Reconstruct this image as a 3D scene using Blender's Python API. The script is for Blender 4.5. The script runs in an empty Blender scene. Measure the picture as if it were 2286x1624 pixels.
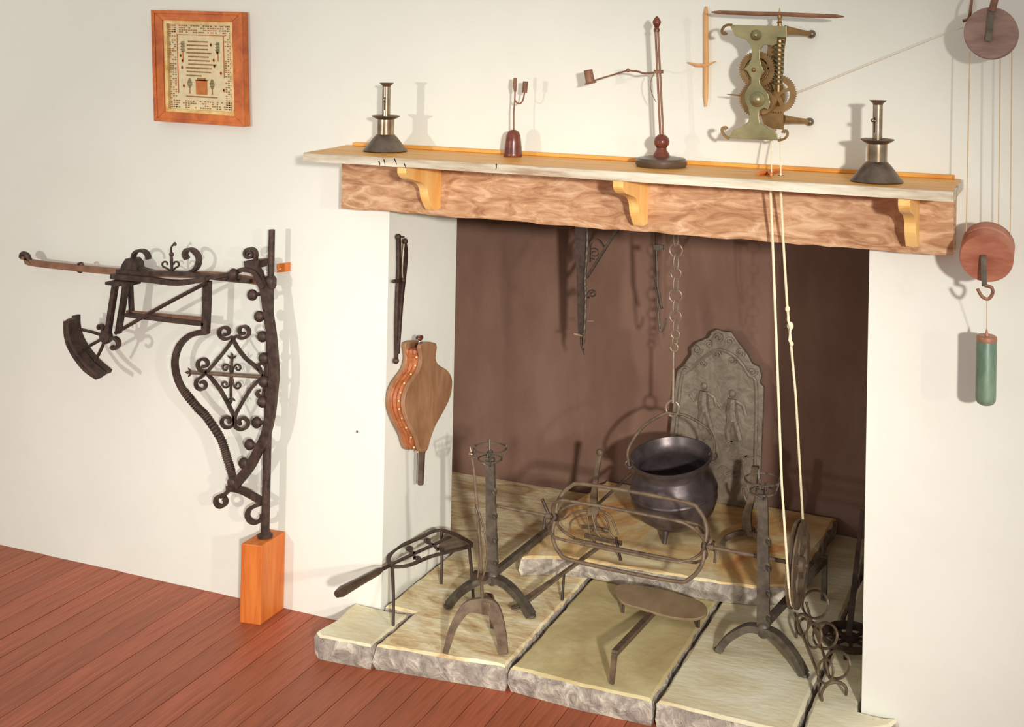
import bpy, math, random
from mathutils import Vector, Matrix
random.seed(7)
PI = math.pi
SC = bpy.context.scene
COL = SC.collection

# ------------------------------------------------------------------ camera
F, PX, PY = 2677.5972, 1348.918, 76.9789
CAM = Vector((1.6707, -3.2913, 1.85))
YAW, PITCH, ROLL = 0.3685, 0.0092, -0.0195
RW = Matrix.Rotation(YAW, 3, 'Z') @ Matrix.Rotation(PITCH, 3, 'X') @ Matrix.Rotation(ROLL, 3, 'Y')
cd = bpy.data.cameras.new('camera'); cam = bpy.data.objects.new('camera', cd); COL.objects.link(cam)
cam.matrix_world = Matrix.Translation(CAM) @ (RW @ Matrix.Rotation(PI/2, 3, 'X')).to_4x4()
cd.sensor_width = 36; cd.sensor_fit = 'HORIZONTAL'
cd.lens = F*36/2286
cd.shift_x = (1143-PX)/2286; cd.shift_y = (PY-812)/2286
SC.camera = cam

# ------------------------------------------------------------------ light
w = bpy.data.worlds.new('room_light'); SC.world = w; w.use_nodes = True
w.node_tree.nodes['Background'].inputs[0].default_value = (1.0, .985, .95, 1)
w.node_tree.nodes['Background'].inputs[1].default_value = 0.92
def spot(name, loc, aim, power, size, rad, blend=.75, col=(1, .97, .925)):
    l = bpy.data.lights.new(name, 'SPOT'); l.energy = power; l.color = col
    l.spot_size = size; l.spot_blend = blend; l.shadow_soft_size = rad
    o = bpy.data.objects.new(name, l); COL.objects.link(o); o.location = loc
    o.rotation_euler = (Vector(aim)-Vector(loc)).to_track_quat('-Z', 'Y').to_euler()
spot('photo_lamp_left', (-2.1, -6.0, 1.75), (-1.9, 0, 1.25), 640, .98, .10, .8)
spot('photo_lamp_right', (3.5, -5.2, 2.3), (.0, .5, .42), 1950, .62, .12, 1.0)
spot('jamb_fill_spot', (5.0, -3.6, 2.0), (-.32, .35, .62), 1050, .30, .12, 1.0)  # extra narrow spot, added to brighten the left jamb
SC.view_settings.view_transform = 'Standard'; SC.view_settings.look = 'None'
SC.view_settings.exposure = -0.56; SC.view_settings.gamma = 1; SC.view_settings.use_curve_mapping = False

# ------------------------------------------------------------------ helpers
X, Y, Z = 0, 1, 2
def ray(u, v): return RW @ Vector(((u-PX)/F, 1, -(v-PY)/F))
def U(u, v, ax, val):
    r = ray(u, v); return CAM + r*((val-CAM[ax])/r[ax])
def UP(u, v, P0, n):
    r = ray(u, v); return CAM + r*((P0-CAM).dot(n)/r.dot(n))
def PL(pts, ax, val): return [U(p[0], p[1], ax, val) for p in pts]
def V(*a): return Vector(a)
def cr(P, n=6, closed=False):
    P = [Vector(p) for p in P]; N = len(P); out = []
    rng = range(N if closed else N-1)
    for i in rng:
        if closed: a, b, c, d = P[i-1], P[i], P[(i+1) % N], P[(i+2) % N]
        else: a, b, c, d = P[max(i-1, 0)], P[i], P[i+1], P[min(i+2, N-1)]
        for k in range(n):
            t = k/n
            out.append(.5*((2*b)+(c-a)*t+(2*a-5*b+4*c-d)*t*t+(3*b-a-3*c+d)*t**3))
    if not closed: out.append(P[-1])
    return out
def curl(cx, cy, r, a0, turns, r1=.25, n=18):
    "spiral in flat picture units; a0 in degrees (0 right, 90 down); turns>0 clockwise on screen"
    out = []; m = max(6, int(abs(turns)*n))
    for i in range(m+1):
        t = i/m; rr = r*(1-t*(1-r1)); a = math.radians(a0)+2*PI*turns*t
        out.append((cx+rr*math.cos(a), cy+rr*math.sin(a)))
    return out

class B:
    def __init__(s): s.v = []; s.f = []
    def add(s, v, f):
        o = len(s.v); s.v += [Vector(p) for p in v]; s.f += [[i+o for i in q] for q in f]; return s
    def sweep(s, P, r, n=8, ref=(0, 1, 0), closed=False, flat=None, cap=True, rr=None):
        "tube (radius r) or flat bar flat=(along ref, across) along P; rr = radius factors"
        P = [Vector(p) for p in P]; N = len(P); ref = Vector(ref); prev = None; v = []
        if flat: sec = [(-1, -1), (1, -1), (1, 1), (-1, 1)]; n = 4
        else: sec = [(math.cos(2*PI*k/n), math.sin(2*PI*k/n)) for k in range(n)]
        for i in range(N):
            if closed: t = P[(i+1) % N]-P[i-1]
            else: t = P[min(i+1, N-1)]-P[max(i-1, 0)]
            if t.length < 1e-9: t = Vector((0, 0, 1))
            t.normalize(); b = ref-t*ref.dot(t)
            if b.length < .2 and prev is not None: b = prev-t*prev.dot(t)
            elif b.length < .05: b = t.orthogonal()
            b.normalize(); a = t.cross(b); prev = b
            k = rr[min(len(rr)-1, int(i/(N-1)*(len(rr)-1)+.5))] if rr and N > 1 else 1
            if rr and N > 1:
                q = i/(N-1)*(len(rr)-1); j = min(int(q), len(rr)-2) if len(rr) > 1 else 0
                k = rr[j]+(rr[min(j+1, len(rr)-1)]-rr[j])*(q-j)
            for x, y in sec:
                if flat: v.append(P[i]+b*x*flat[0]*.5+a*y*flat[1]*.5*k)
                else: v.append(P[i]+b*x*r*k+a*y*r*k)
        f = []
        for i in range(N if closed else N-1):
            j = (i+1) % N
            for k in range(n):
                l = (k+1) % n; f.append([i*n+k, i*n+l, j*n+l, j*n+k])
        if not closed and cap: f.append(list(range(n))[::-1]); f.append([(N-1)*n+k for k in range(n)])
        return s.add(v, f)
    def box(s, a, b, M=None):
        v = [Vector((x, y, z)) for z in (a[2], b[2]) for y in (a[1], b[1]) for x in (a[0], b[0])]
        if M: v = [M @ p for p in v]
        return s.add(v, [[0, 2, 3, 1], [4, 5, 7, 6], [0, 1, 5, 4], [2, 6, 7, 3], [0, 4, 6, 2], [1, 3, 7, 5]])
    def lathe(s, prof, c, n=28, axis=(0, 0, 1), cap=True):
        q = Vector((0, 0, 1)).rotation_difference(Vector(axis).normalized()); v = []
        for r, z in prof:
            for k in range(n):
                a = 2*PI*k/n; v.append(Vector(c)+q @ Vector((r*math.cos(a), r*math.sin(a), z)))
        f = [[i*n+k, i*n+(k+1) % n, (i+1)*n+(k+1) % n, (i+1)*n+k] for i in range(len(prof)-1) for k in range(n)]
        if cap:
            if prof[0][0] > 1e-6: f.append([k for k in range(n)][::-1])
            if prof[-1][0] > 1e-6: f.append([(len(prof)-1)*n+k for k in range(n)])
        return s.add(v, f)
    def ball(s, c, r, sq=(1, 1, 1), n=12, m=8):
        v = []; f = []
        for i in range(m+1):
            th = PI*i/m
            for k in range(n):
                a = 2*PI*k/n
                v.append(Vector(c)+Vector((r*sq[0]*math.sin(th)*math.cos(a), r*sq[1]*math.sin(th)*math.sin(a), r*sq[2]*math.cos(th))))
        for i in range(m):
            for k in range(n): f.append([i*n+k, (i+1)*n+k, (i+1)*n+(k+1) % n, i*n+(k+1) % n])
        return s.add(v, f)
    def prism(s, P, d):
        "outline P (coplanar points) extruded by vector d"
        n = len(P); d = Vector(d); P = [Vector(p) for p in P]
        return s.add(P+[p+d for p in P], [list(range(n))[::-1], [n+i for i in range(n)]]+[[i, (i+1) % n, n+(i+1) % n, n+i] for i in range(n)])
    def ring(s, c, R, r, ax=(0, 1, 0), n=24, m=6, sx=1):
        q = Vector((0, 0, 1)).rotation_difference(Vector(ax).normalized())
        P = [Vector(c)+q @ Vector((R*sx*math.cos(2*PI*k/n), R*math.sin(2*PI*k/n), 0)) for k in range(n)]
        return s.sweep(P, r, m, ref=ax, closed=True)

def finish(o, label=None, cat=None, group=None, kind=None):
    if label: o['label'] = label
    if cat: o['category'] = cat
    if group: o['group'] = group
    if kind: o['kind'] = kind
    return o
def mesh(name, b, mat, origin, smooth=True, bevel=0):
    me = bpy.data.meshes.new(name); o0 = Vector(origin)
    me.from_pydata([p-o0 for p in b.v], [], b.f); me.materials.append(mat)
    me.validate(); 
    import bmesh
    bm = bmesh.new(); bm.from_mesh(me); bmesh.ops.recalc_face_normals(bm, faces=bm.faces)
    if smooth:
        for f in bm.faces: f.smooth = True
        for e in bm.edges:
            if len(e.link_faces) == 2 and e.calc_face_angle(0) > .7: e.smooth = False
    bm.to_mesh(me); bm.free()
    return me
ORG = {}
def thing(name, label, cat, loc, group=None):
    o = bpy.data.objects.new(name, None); COL.objects.link(o); o.location = loc; o.empty_display_size = .05
    ORG[o.name] = Vector(loc); return finish(o, label, cat, group)
def part(name, b, mat, parent, label=None, kind=None, bevel=0, smooth=True):
    org = ORG[parent.name]
    o = bpy.data.objects.new(name, mesh(name, b, mat, org, smooth)); COL.objects.link(o); o.parent = parent
    ORG[o.name] = org
    if bevel: bev(o, bevel)
    return finish(o, label, kind=kind)
def solo(name, b, mat, loc, label=None, cat=None, group=None, kind=None, bevel=0, smooth=True):
    o = bpy.data.objects.new(name, mesh(name, b, mat, loc, smooth)); COL.objects.link(o); o.location = loc
    ORG[o.name] = Vector(loc)
    if bevel: bev(o, bevel)
    return finish(o, label, cat, group, kind)
def bev(o, w):
    m = o.modifiers.new('bevel', 'BEVEL'); m.width = w; m.segments = 2; m.limit_method = 'ANGLE'; m.angle_limit = .6

# ------------------------------------------------------------------ materials
def srgb(c): return tuple(((x/255)/12.92 if x/255 <= .04045 else ((x/255+.055)/1.055)**2.4) for x in c)+(1,)
def mat(name, c1, c2=None, rough=.6, metal=0, scale=20, bump=.2, stretch=(1, 1, 1), detail=6, c3=None, fine=0, ramp=(.35, .65), dist=0, rough2=None, bd=.004):
    m = bpy.data.materials.new(name); m.use_nodes = True; N = m.node_tree.nodes; L = m.node_tree.links
    bs = N['Principled BSDF']; bs.inputs['Roughness'].default_value = rough; bs.inputs['Metallic'].default_value = metal
    tc = N.new('ShaderNodeTexCoord'); mp = N.new('ShaderNodeMapping'); mp.inputs['Scale'].default_value = stretch
    L.new(tc.outputs['Object'], mp.inputs[0])
    no = N.new('ShaderNodeTexNoise'); no.inputs['Scale'].default_value = scale; no.inputs['Detail'].default_value = detail
    no.inputs['Distortion'].default_value = dist; no.inputs['Roughness'].default_value = .6
    L.new(mp.outputs[0], no.inputs['Vector'])
    cr_ = N.new('ShaderNodeValToRGB'); e = cr_.color_ramp.elements
    e[0].position, e[1].position = ramp; e[0].color = srgb(c1); e[1].color = srgb(c2 or c1)
    if c3: x = e.new((ramp[0]+ramp[1])/2); x.color = srgb(c3)
    L.new(no.outputs['Fac'], cr_.inputs[0]); L.new(cr_.outputs[0], bs.inputs['Base Color'])
    if bump:
        bp = N.new('ShaderNodeBump'); bp.inputs['Strength'].default_value = bump; bp.inputs['Distance'].default_value = bd
        if fine:
            n2 = N.new('ShaderNodeTexNoise'); n2.inputs['Scale'].default_value = fine; n2.inputs['Detail'].default_value = 4
            L.new(mp.outputs[0], n2.inputs['Vector']); L.new(n2.outputs['Fac'], bp.inputs['Height'])
        else: L.new(no.outputs['Fac'], bp.inputs['Height'])
        L.new(bp.outputs[0], bs.inputs['Normal'])
    return m
M = {}
M['plaster'] = mat('cream_plaster', (224, 223, 210), (232, 231, 219), .9, scale=1.6, bump=.25, fine=14, bd=.006, ramp=(.3, .7))
M['soot'] = mat('brown_limewash', (124, 94, 80), (143, 112, 96), .95, scale=2.2, bump=.3, fine=10, bd=.008, stretch=(1.6, 1, .7), c3=(134, 103, 88))
M['soot'].node_tree.nodes['Principled BSDF'].inputs['Specular IOR Level'].default_value = .1
M['stone'] = mat('hearth_stone', (186, 144, 94), (250, 240, 208), .85, scale=3.6, bump=.5, fine=26, bd=.006, stretch=(1.0, 2.2, 1), c3=(232, 212, 164), dist=2.0, ramp=(.3, .68))
M['stone2'] = mat('hearth_stone_olive', (182, 158, 108), (222, 208, 160), .85, scale=2.6, bump=.4, fine=26, bd=.005, c3=(200, 182, 130), dist=.8)
M['stone3'] = mat('hearth_stone_pale', (212, 194, 152), (236, 230, 202), .85, scale=3, bump=.4, fine=26, bd=.005, stretch=(1, 2.5, 1), c3=(226, 216, 180), dist=.8)
M['stone4'] = mat('hearth_stone_rust', (206, 132, 72), (250, 238, 192), .85, scale=2.6, bump=.5, fine=24, bd=.006, c3=(234, 194, 130), dist=1.2, ramp=(.33, .62))
M['broken'] = mat('broken_stone_face', (142, 130, 120), (216, 206, 186), .95, scale=24, bump=1, bd=.02, c3=(172, 160, 146), dist=.6, ramp=(.35, .66))
M['plank'] = [mat('floor_plank_%s' % n, a, b, .5, scale=9, bump=.15, stretch=(9, .5, 1), dist=.3) for n, a, b in
    (('a', (144, 74, 46), (176, 94, 60)), ('b', (138, 71, 44), (168, 88, 56)), ('c', (150, 74, 48), (182, 96, 64)), ('d', (142, 74, 46), (172, 92, 58)))]
M['gap'] = mat('dark_gap', (40, 25, 18), None, .9, bump=0)
M['shelf'] = mat('golden_shelf_top', (208, 136, 50), (234, 176, 82), .45, scale=7, bump=.12, stretch=(.6, 9, 4), dist=.5)
M['weather'] = mat('weathered_shelf_edge', (168, 140, 112), (226, 218, 196), .8, scale=8, bump=.4, stretch=(.5, 2, 4), c3=(204, 192, 168))
M['oak'] = mat('old_oak_beam', (160, 112, 76), (222, 186, 148), .7, scale=9, bump=.6, stretch=(1.0, 1, 3.4), c3=(194, 150, 110), dist=1.6, bd=.006, ramp=(.34, .68))
M['pine'] = mat('orange_pine', (194, 96, 30), (214, 124, 50), .5, scale=6, bump=.08, stretch=(8, 8, .8), dist=.4)
M['bracket'] = mat('honey_pine', (236, 176, 92), (248, 204, 128), .5, scale=5, bump=.08, stretch=(4, 4, .8), dist=.4)
M['framewood'] = mat('picture_frame_wood', (176, 84, 32), (214, 118, 50), .35, scale=9, bump=.1, stretch=(2, 2, 2), dist=.6)
M['gold'] = mat('gilt_slip', (214, 168, 92), (240, 214, 150), .4, scale=30, bump=.1)
M['linen'] = mat('aged_linen', (214, 196, 152), (226, 210, 170), .9, scale=60, bump=.3, fine=400, bd=.0006)
M['thread'] = mat('brown_silk_thread', (126, 92, 52), (170, 116, 58), .8, scale=30, bump=0)
M['thread2'] = mat('rust_silk_thread', (182, 96, 44), (198, 124, 60), .8, scale=30, bump=0)
M['thread3'] = mat('green_silk_thread', (110, 104, 66), (140, 122, 78), .8, scale=30, bump=0)
M['glaze'] = mat('glass', (255, 255, 255), None, .05, bump=0)
M['iron'] = mat('black_wrought_iron', (50, 37, 32), (84, 64, 52), .55, .35, scale=40, bump=.4, bd=.002)
M['ironb'] = mat('brown_wrought_iron', (86, 70, 54), (120, 100, 78), .6, .15, scale=35, bump=.4, bd=.002)
M['irong'] = mat('grey_wrought_iron', (76, 68, 58), (108, 98, 84), .5, .4, scale=35, bump=.4, bd=.002)
M['platei'] = mat('tan_plate_iron', (128, 106, 78), (152, 128, 96), .65, .15, scale=9, bump=.2, bd=.002)
M['irons'] = mat('pale_worn_steel', (140, 122, 100), (176, 160, 138), .45, .45, scale=40, bump=.3, bd=.001)
M['bar'] = mat('rusty_flat_iron', (116, 78, 56), (150, 106, 78), .6, .15, scale=20, bump=.3, bd=.002)
M['cast'] = mat('black_cast_iron_pot', (76, 66, 66), (106, 94, 92), .36, .45, scale=14, bump=.35, bd=.003)
M['fireback'] = mat('grey_cast_iron', (122, 108, 92), (150, 136, 118), .55, .2, scale=16, bump=.55, bd=.006, dist=2.5)
M['steel'] = mat('polished_steel', (132, 114, 92), (186, 168, 144), .26, .95, scale=18, bump=.08)
M['darksteel'] = mat('tarnished_steel', (92, 78, 66), (128, 112, 98), .38, .7, scale=18, bump=.15)
M['brass'] = mat('dull_green_brass', (126, 120, 84), (164, 154, 112), .4, .6, scale=12, bump=.15)
M['bronze'] = mat('brown_brass', (120, 92, 56), (158, 126, 82), .4, .6, scale=14, bump=.15)
M['turned'] = mat('dark_turned_wood', (84, 40, 26), (122, 62, 42), .28, scale=9, bump=.05, stretch=(2, 2, 6))
M['turnedg'] = mat('dark_base_wood', (62, 48, 38), (92, 74, 60), .3, scale=9, bump=.05)
M['bellows'] = mat('brown_bellows_wood', (138, 98, 68), (166, 124, 90), .5, scale=7, bump=.1, stretch=(3, 3, 1), dist=.6)
M['leather'] = mat('tan_leather', (150, 82, 44), (186, 112, 64), .6, scale=40, bump=.4, bd=.002)
M['weightw'] = mat('red_brown_pulley_wood', (150, 86, 64), (182, 118, 92), .55, scale=9, bump=.25, stretch=(1, 1, 3))
M['weightb'] = mat('grey_brown_pulley_wood', (120, 92, 80), (158, 126, 110), .6, scale=9, bump=.25, stretch=(1, 1, 3))
M['canister'] = mat('green_lead_weight', (84, 108, 88), (128, 150, 126), .45, .2, scale=10, bump=.1, stretch=(2, 2, .6))
M['copper'] = mat('copper_band', (150, 100, 78), (178, 130, 104), .4, .4, scale=20, bump=.1)
M['rope'] = mat('white_rope', (226, 212, 170), (244, 234, 200), .9, scale=200, bump=.5, bd=.001)
M['cord'] = mat('thin_tan_cord', (196, 164, 120), (212, 186, 146), .9, bump=0)
M['paletan'] = mat('pale_tan_streaked', (204, 150, 92), (222, 176, 118), .7, scale=10, bump=.1, stretch=(4, 4, 1))
M['white'] = mat('white_painted_metal', (222, 224, 214), None, .5, bump=0)

# ------------------------------------------------------------------ setting
H1 = .0737; XJ = -.3138; XR = 1.1803; D1 = .452; D2 = 1.165; ZB = 1.3263; YB = -.0913; YS = -.3043; ZS0 = 1.491; ZS1 = 1.5162
b = B()
b.box((-3.6, 0, 0), (XJ, D1, 3.0)); b.box((XR, 0, 0), (3.8, D1, 3.0)); b.box((XJ, 0, ZB+.02), (XR, D1, 3.0))
solo('wall_back', b, M['plaster'], (0, 0, 0), 'cream plastered chimney wall around the fireplace opening', kind='structure', smooth=False)
solo('wall_fireplace_back', B().box((-1.1, D2, 0), (2.1, D2+.1, 2.3)), M['soot'], (.5, D2, 0), 'brown limewashed rear wall of the fireplace recess', kind='structure', smooth=False)
solo('wall_fireplace_left', B().box((-1.2, D1, 0), (-1.1, D2+.1, 2.3)), M['soot'], (-1.15, .8, 0), kind='structure', smooth=False)
solo('wall_fireplace_right', B().box((2.1, D1, 0), (2.2, D2+.1, 2.3)), M['soot'], (2.15, .8, 0), kind='structure', smooth=False)
solo('ceiling', B().box((-1.2, D1, 2.3), (2.2, D2+.1, 2.4)), M['soot'], (.5, .8, 2.3), 'sooty brown chimney throat above the recess', kind='structure', smooth=False)
fl = solo('floor', B().box((-3.6, -4.6, -.06), (3.8, 0.0, -.022)), M['gap'], (0, -2, 0), 'red brown boarded floor running up to the wall', kind='structure', smooth=False)
PW = .087; i = 0; x = -3.6; plane_mesh = {}
while x < 3.75:
    key = i % 4
    if key not in plane_mesh:
        q = B(); q.box((0, -4.6, -.022), (PW-.0025, 0, 0)); me = mesh('plank', q, M['plank'][key], (0, 0, 0), False); plane_mesh[key] = me
    o = bpy.data.objects.new('plank', plane_mesh[key]); COL.objects.link(o); o.parent = fl; o.location = (x, 2, random.uniform(-.0008, .0008))
    x += PW; i += 1 + (random.random() < .3)

hearth = thing('hearth', 'raised stone slab hearth with broken rough front edge, running into the fireplace', 'hearth', (.4, .1, 0))
def slab(outline, z0, z1, m, rough_edge=.006, name='stone', seg=.03, label=None, face=None):
    "paving stone: worn uneven edges, chamfered rim, top set proud"
    P = []
    n = len(outline)
    for i in range(n):
        a, c = Vector(outline[i]), Vector(outline[(i+1) % n]); k = max(1, int((c-a).length/seg))
        for j in range(k): P.append(a+(c-a)*(j/k))
    cx = sum(p.x for p in P)/len(P); cy = sum(p.y for p in P)/len(P); c = Vector((cx, cy))
    N = len(P); v = []; f = []
    nr = []
    for i in range(N):
        t = (P[(i+1) % N]-P[i-1]).normalized(); nn = Vector((t.y, -t.x))
        nr.append(nn)
    sgn = 1 if sum((P[i]-c).dot(nr[i]) for i in range(N)) > 0 else -1
    lev = [(z0, -.004, .4), (z0+(z1-z0)*.35, .002, 1), (z0+(z1-z0)*.72, .0, 1), (z1-.007, -.004, .7), (z1-.001, -.012, .4)]
    for z, off, k in lev:
        for i in range(N):
            p = P[i]+nr[i]*sgn*(off+random.uniform(-1, 1)*rough_edge*k); v.append(Vector((p.x, p.y, z+random.uniform(-.001, .001)*(k < .9))))
    for l in range(len(lev)-1):
        for i in range(N):
            j = (i+1) % N; f.append([l*N+i, l*N+j, (l+1)*N+j, (l+1)*N+i])
    top = [(len(lev)-1)*N+i for i in range(N)]
    b = B().add(v, f); o = part(name, b, face or M['broken'], hearth, label)
    b2 = B().add([v[i]+Vector((0, 0, 0)) for i in top]+[v[i]-Vector((0, 0, .003)) for i in top], [list(range(N))]+[[i, (i+1) % N, N+(i+1) % N, N+i] for i in range(N)])
    # top surface keeps its own finish
    me = o.data; me.materials.append(m)
    import bmesh
    bm = bmesh.new(); bm.from_mesh(me); bm.verts.ensure_lookup_table()
    nf = bm.faces.new([bm.verts[i] for i in top]); nf.material_index = 1; nf.smooth = False
    if nf.normal.z < 0: nf.normal_flip()
    for fc in bm.faces:
        fc.normal_update()
        zz = [p.co.z for p in fc.verts]
        if min(zz) > z1-.012: fc.material_index = 1
    bmesh.ops.recalc_face_normals(bm, faces=bm.faces)
    bm.to_mesh(me); bm.free()
    return o
G = .004
slab([(-.385, -.232), (-.21, -.222), (-.21, -.003), (-.405, -.003), (-.412, -.04), (-.402, -.13), (-.415, -.21)], 0, H1-.002, M['stone3'], .005)
slab([(-.203, -.216), (.203, -.172), (.206, 1.155), (-.98, 1.155), (-.98, .47), (-.306, .462), (-.308, .006), (-.203, .006)], 0, H1, M['stone'], .005)
slab([(.214, -.168), (.44, -.18), (.645, -.176), (.651, .62), (.214, .62)], 0, H1-.001, M['stone2'], .005)
slab([(.657, -.180), (.95, -.188), (1.038, -.182), (1.042, 1.155), (.66, 1.155)], 0, H1+.001, M['stone3'], .004)
slab([(1.047, -.178), (1.16, -.14), (1.262, -.05), (1.282, -.004), (1.172, -.004), (1.172, .462), (1.9, .47), (1.9, 1.155), (1.05, 1.155)], 0, H1, M['stone3'], .004)
HS = .137
slab([(-.005, .365), (.06, .40), (.13, .425), (.21, .44), (.33, .438), (.45, .45), (.56, .447), (.66, .45), (.76, .47), (.86, .52), (.885, .60), (.91, 1.14), (.55, 1.158), (.0, 1.15), (-.03, .9), (-.012, .6)], H1+.001, HS, M['stone4'], .010, label='thick upper slab with ragged front edge')

# beam, shelf, brackets
bm_ = thing('mantel_beam', 'rough old oak beam across the top of the fireplace opening', 'beam', (.5, YB, ZB))
q = B(); n = 46; x0, x1 = -.4336, 1.405
v = []; 
for i in range(n+1):
    x = x0+(x1-x0)*i/n; j = lambda s: random.uniform(-s, s)
    v += [V(x, 0, ZB+.004), V(x, YB+.004, ZB+j(.0025)), V(x, YB+j(.001), ZB+.006), V(x, YB+j(.0015), ZB+.08), V(x, YB, ZS0-.001), V(x, 0, ZS0-.001)]
f = [[i*6+k, i*6+(k+1) % 6, (i+1)*6+(k+1) % 6, (i+1)*6+k] for i in range(n) for k in range(6)]+[[0, 1, 2, 3, 4, 5], [n*6+k for k in range(6)][::-1]]
part('beam_timber', B().add(v, f), M['oak'], bm_)
sh = thing('mantel_shelf', 'golden wooden shelf board with worn pale front edge, on three brackets above the beam', 'shelf', (.5, -.15, ZS0))
o_ = [(-.427, YS+.006), (-.437, -.25), (-.452, -.12), (-.475, -.002), (1.4165, -.002), (1.4165, YS+.006)]
part('board', B().prism([V(x, y, ZS0) for x, y in o_], (0, 0, ZS1-ZS0)), M['shelf'], sh, bevel=.0015, smooth=False)
q = B(); n = 60; v = []
for i in range(n+1):
    x = -.427+(1.8435)*i/n; e = random.uniform(-.0018, .0018)*(1 if i < 30 else .25)
    v += [V(x, YS+.006, ZS0-.0005), V(x, YS+e*.4, ZS0+abs(e)), V(x, YS+e*.5, ZS1-.001+e), V(x, YS+.006, ZS1+.0004)]
f = [[i*4+k, i*4+(k+1) % 4, (i+1)*4+(k+1) % 4, (i+1)*4+k] for i in range(n) for k in range(4)]+[[0, 1, 2, 3], [n*4+3, n*4+2, n*4+1, n*4]]
part('front_edge', B().add(v, f), M['weather'], sh, 'pale weathered front edge with cracks')
part('back_batten', B().box((-.44, -.022, ZS1), (1.40, -.002, ZS1+.011)), M['shelf'], sh, bevel=.002)
part('right_end', B().box((1.4165, YS+.004, ZS0), (1.4215, -.003, ZS1-.001)), M['weather'], sh, 'pale worn end grain')
for (u, v_) in ((885, 375.8), (1367, 402), (2004, 446)):
    xl = U(u, v_, Y, YS)[0]
    base = [(883, 373.5), (886, 386), (894.5, 398), (910, 403), (926, 408.5), (935, 421), (938, 440), (945, 457.5), (950.5, 468)]
    xr_ = U(885, 375.8, Y, YS)[0]
    pr = [U(a, c, X, xr_) for a, c in base]
    pr = cr([(0, p.y, p.z) for p in pr], 3)
    out = [V(xl, max(p.y, YS+.004), min(p.z, ZS0-.001)) for p in pr]
    out[0].z = ZS0-.001
    out += [V(xl, YB-.0005, out[-1].z), V(xl, YB-.0005, ZS0-.001)]
    part('bracket', B().prism(out, (.029, 0, 0)), M['bracket'], sh, bevel=.001, smooth=False)

for (u, v_), (u2, v2) in (((857, 356), (860, 371)), ((846, 360), (848, 370)), ((880, 354), (886, 368)), ((902, 365), (906, 376)), ((1108, 366), (1107, 381))):
    a_, c_ = U(u, v_, Y, YS-.0002), U(u2, v2, Y, YS-.0002)
    part('edge_crack', B().sweep([a_, a_.lerp(c_, .5)+V(.001, 0, 0), c_], .0016, 5, rr=[1.3, 1, .4]), M['gap'], sh, 'dark crack in the edge')
# ------------------------------------------------------------------ sampler
YF = -.03
def fp(s, t, y=YF):
    tl, tr, br, bl = [U(*p, Y, YF) for p in ((338, 22), (541, 27), (547, 283), (345, 270))]
    a = tl.lerp(tr, s); c = bl.lerp(br, s); p = a.lerp(c, t); p.y = y; return p
fr = thing('framed_sampler', 'framed embroidered sampler in brown wooden frame on the wall', 'picture', fp(.5, 1, 0))
m = .115; mv = .09
def rail(a, b_, c, d_): 
    P = [fp(*a), fp(*b_), fp(*c), fp(*d_)]; return B().prism(P, (0, .028, 0))
for k in (((0, 0), (1, 0), (1-m, mv), (m, mv)), ((1, 0), (1, 1), (1-m, 1-mv), (1-m, mv)), ((1, 1), (0, 1), (m, 1-mv), (1-m, 1-mv)), ((0, 1), (0, 0), (m, mv), (m, 1-mv))):
    part('frame_rail', rail(*k), M['framewood'], fr, bevel=.002, smooth=False)
e_ = .32
for k in (((0, 0), (1, 0), (1-m*e_, mv*e_), (m*e_, mv*e_)), ((1, 0), (1, 1), (1-m*e_, 1-mv*e_), (1-m*e_, mv*e_)), ((1, 1), (0, 1), (m*e_, 1-mv*e_), (1-m*e_, 1-mv*e_)), ((0, 1), (0, 0), (m*e_, mv*e_), (m*e_, 1-mv*e_))):
    part('frame_bead', B().prism([fp(x_, t_, YF-.004) for x_, t_ in k], (0, .0045, 0)), M['framewood'], fr, bevel=.0015, smooth=False)
a, c = m, mv; a2, c2 = m+.035, mv+.028
q = B()
for k in (((a, c), (1-a, c), (1-a2, c2), (a2, c2)), ((1-a, c), (1-a, 1-c), (1-a2, 1-c2), (1-a2, c2)), ((1-a, 1-c), (a, 1-c), (a2, 1-c2), (1-a2, 1-c2)), ((a, 1-c), (a, c), (a2, c2), (a2, 1-c2))):
    q.prism([fp(x, t, YF+.006) for x, t in k], (0, .018, 0))
part('gilt_slip', q, M['gold'], fr, 'pale gilt inner slip')
q = B().prism([fp(a-.01, c-.01, -.012), fp(1-a+.01, c-.01, -.012), fp(1-a+.01, 1-c+.01, -.012), fp(a-.01, 1-c+.01, -.012)], (0, .004, 0))
cl = part('linen_ground', q, M['linen'], fr, 'cream linen ground of the sampler', smooth=False)
st = {1: B(), 2: B(), 3: B()}
def stitch(s, t, w_, h_, k=1):
    s = .155+s*.69; t = .125+t*.75; w_ *= .69; h_ *= .75
    st[k].prism([fp(s, t, -.0135), fp(s+w_, t, -.0135), fp(s+w_, t+h_, -.0135), fp(s, t+h_, -.0135)], (0, .0014, 0))
for s in range(26):                                     # flowery outer border
    for t in (0, 1, 2, 3, 35, 36, 37, 38):
        if random.random() < .62: stitch(s/26+random.uniform(0, .01), t/39+.005, .022, .013, random.choice((1, 1, 2, 3)))
for t in range(39):
    for s in (0, 1, 2, 23, 24, 25):
        if random.random() < .6: stitch(s/26, t/39+.003, .022, .013, random.choice((1, 1, 2, 3)))
stitch(.12, .115, .76, .008, 2); stitch(.12, .12, .012, .7, 2); stitch(.86, .12, .012, .5, 2); stitch(.25, .845, .5, .014, 1)
for i, (s0, s1) in enumerate(((.3, .62), (.28, .62), (.29, .58), (.27, .66), (.3, .62), (.3, .62), (.3, .72), (.26, .66), (.27, .64), (.26, .5))):   # the verse: rows of tiny stitches
    s = s0
    while s < s1:
        w_ = random.uniform(.014, .045); stitch(s, .19+i*.045, w_, .016, 1); s += w_+.008
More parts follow.
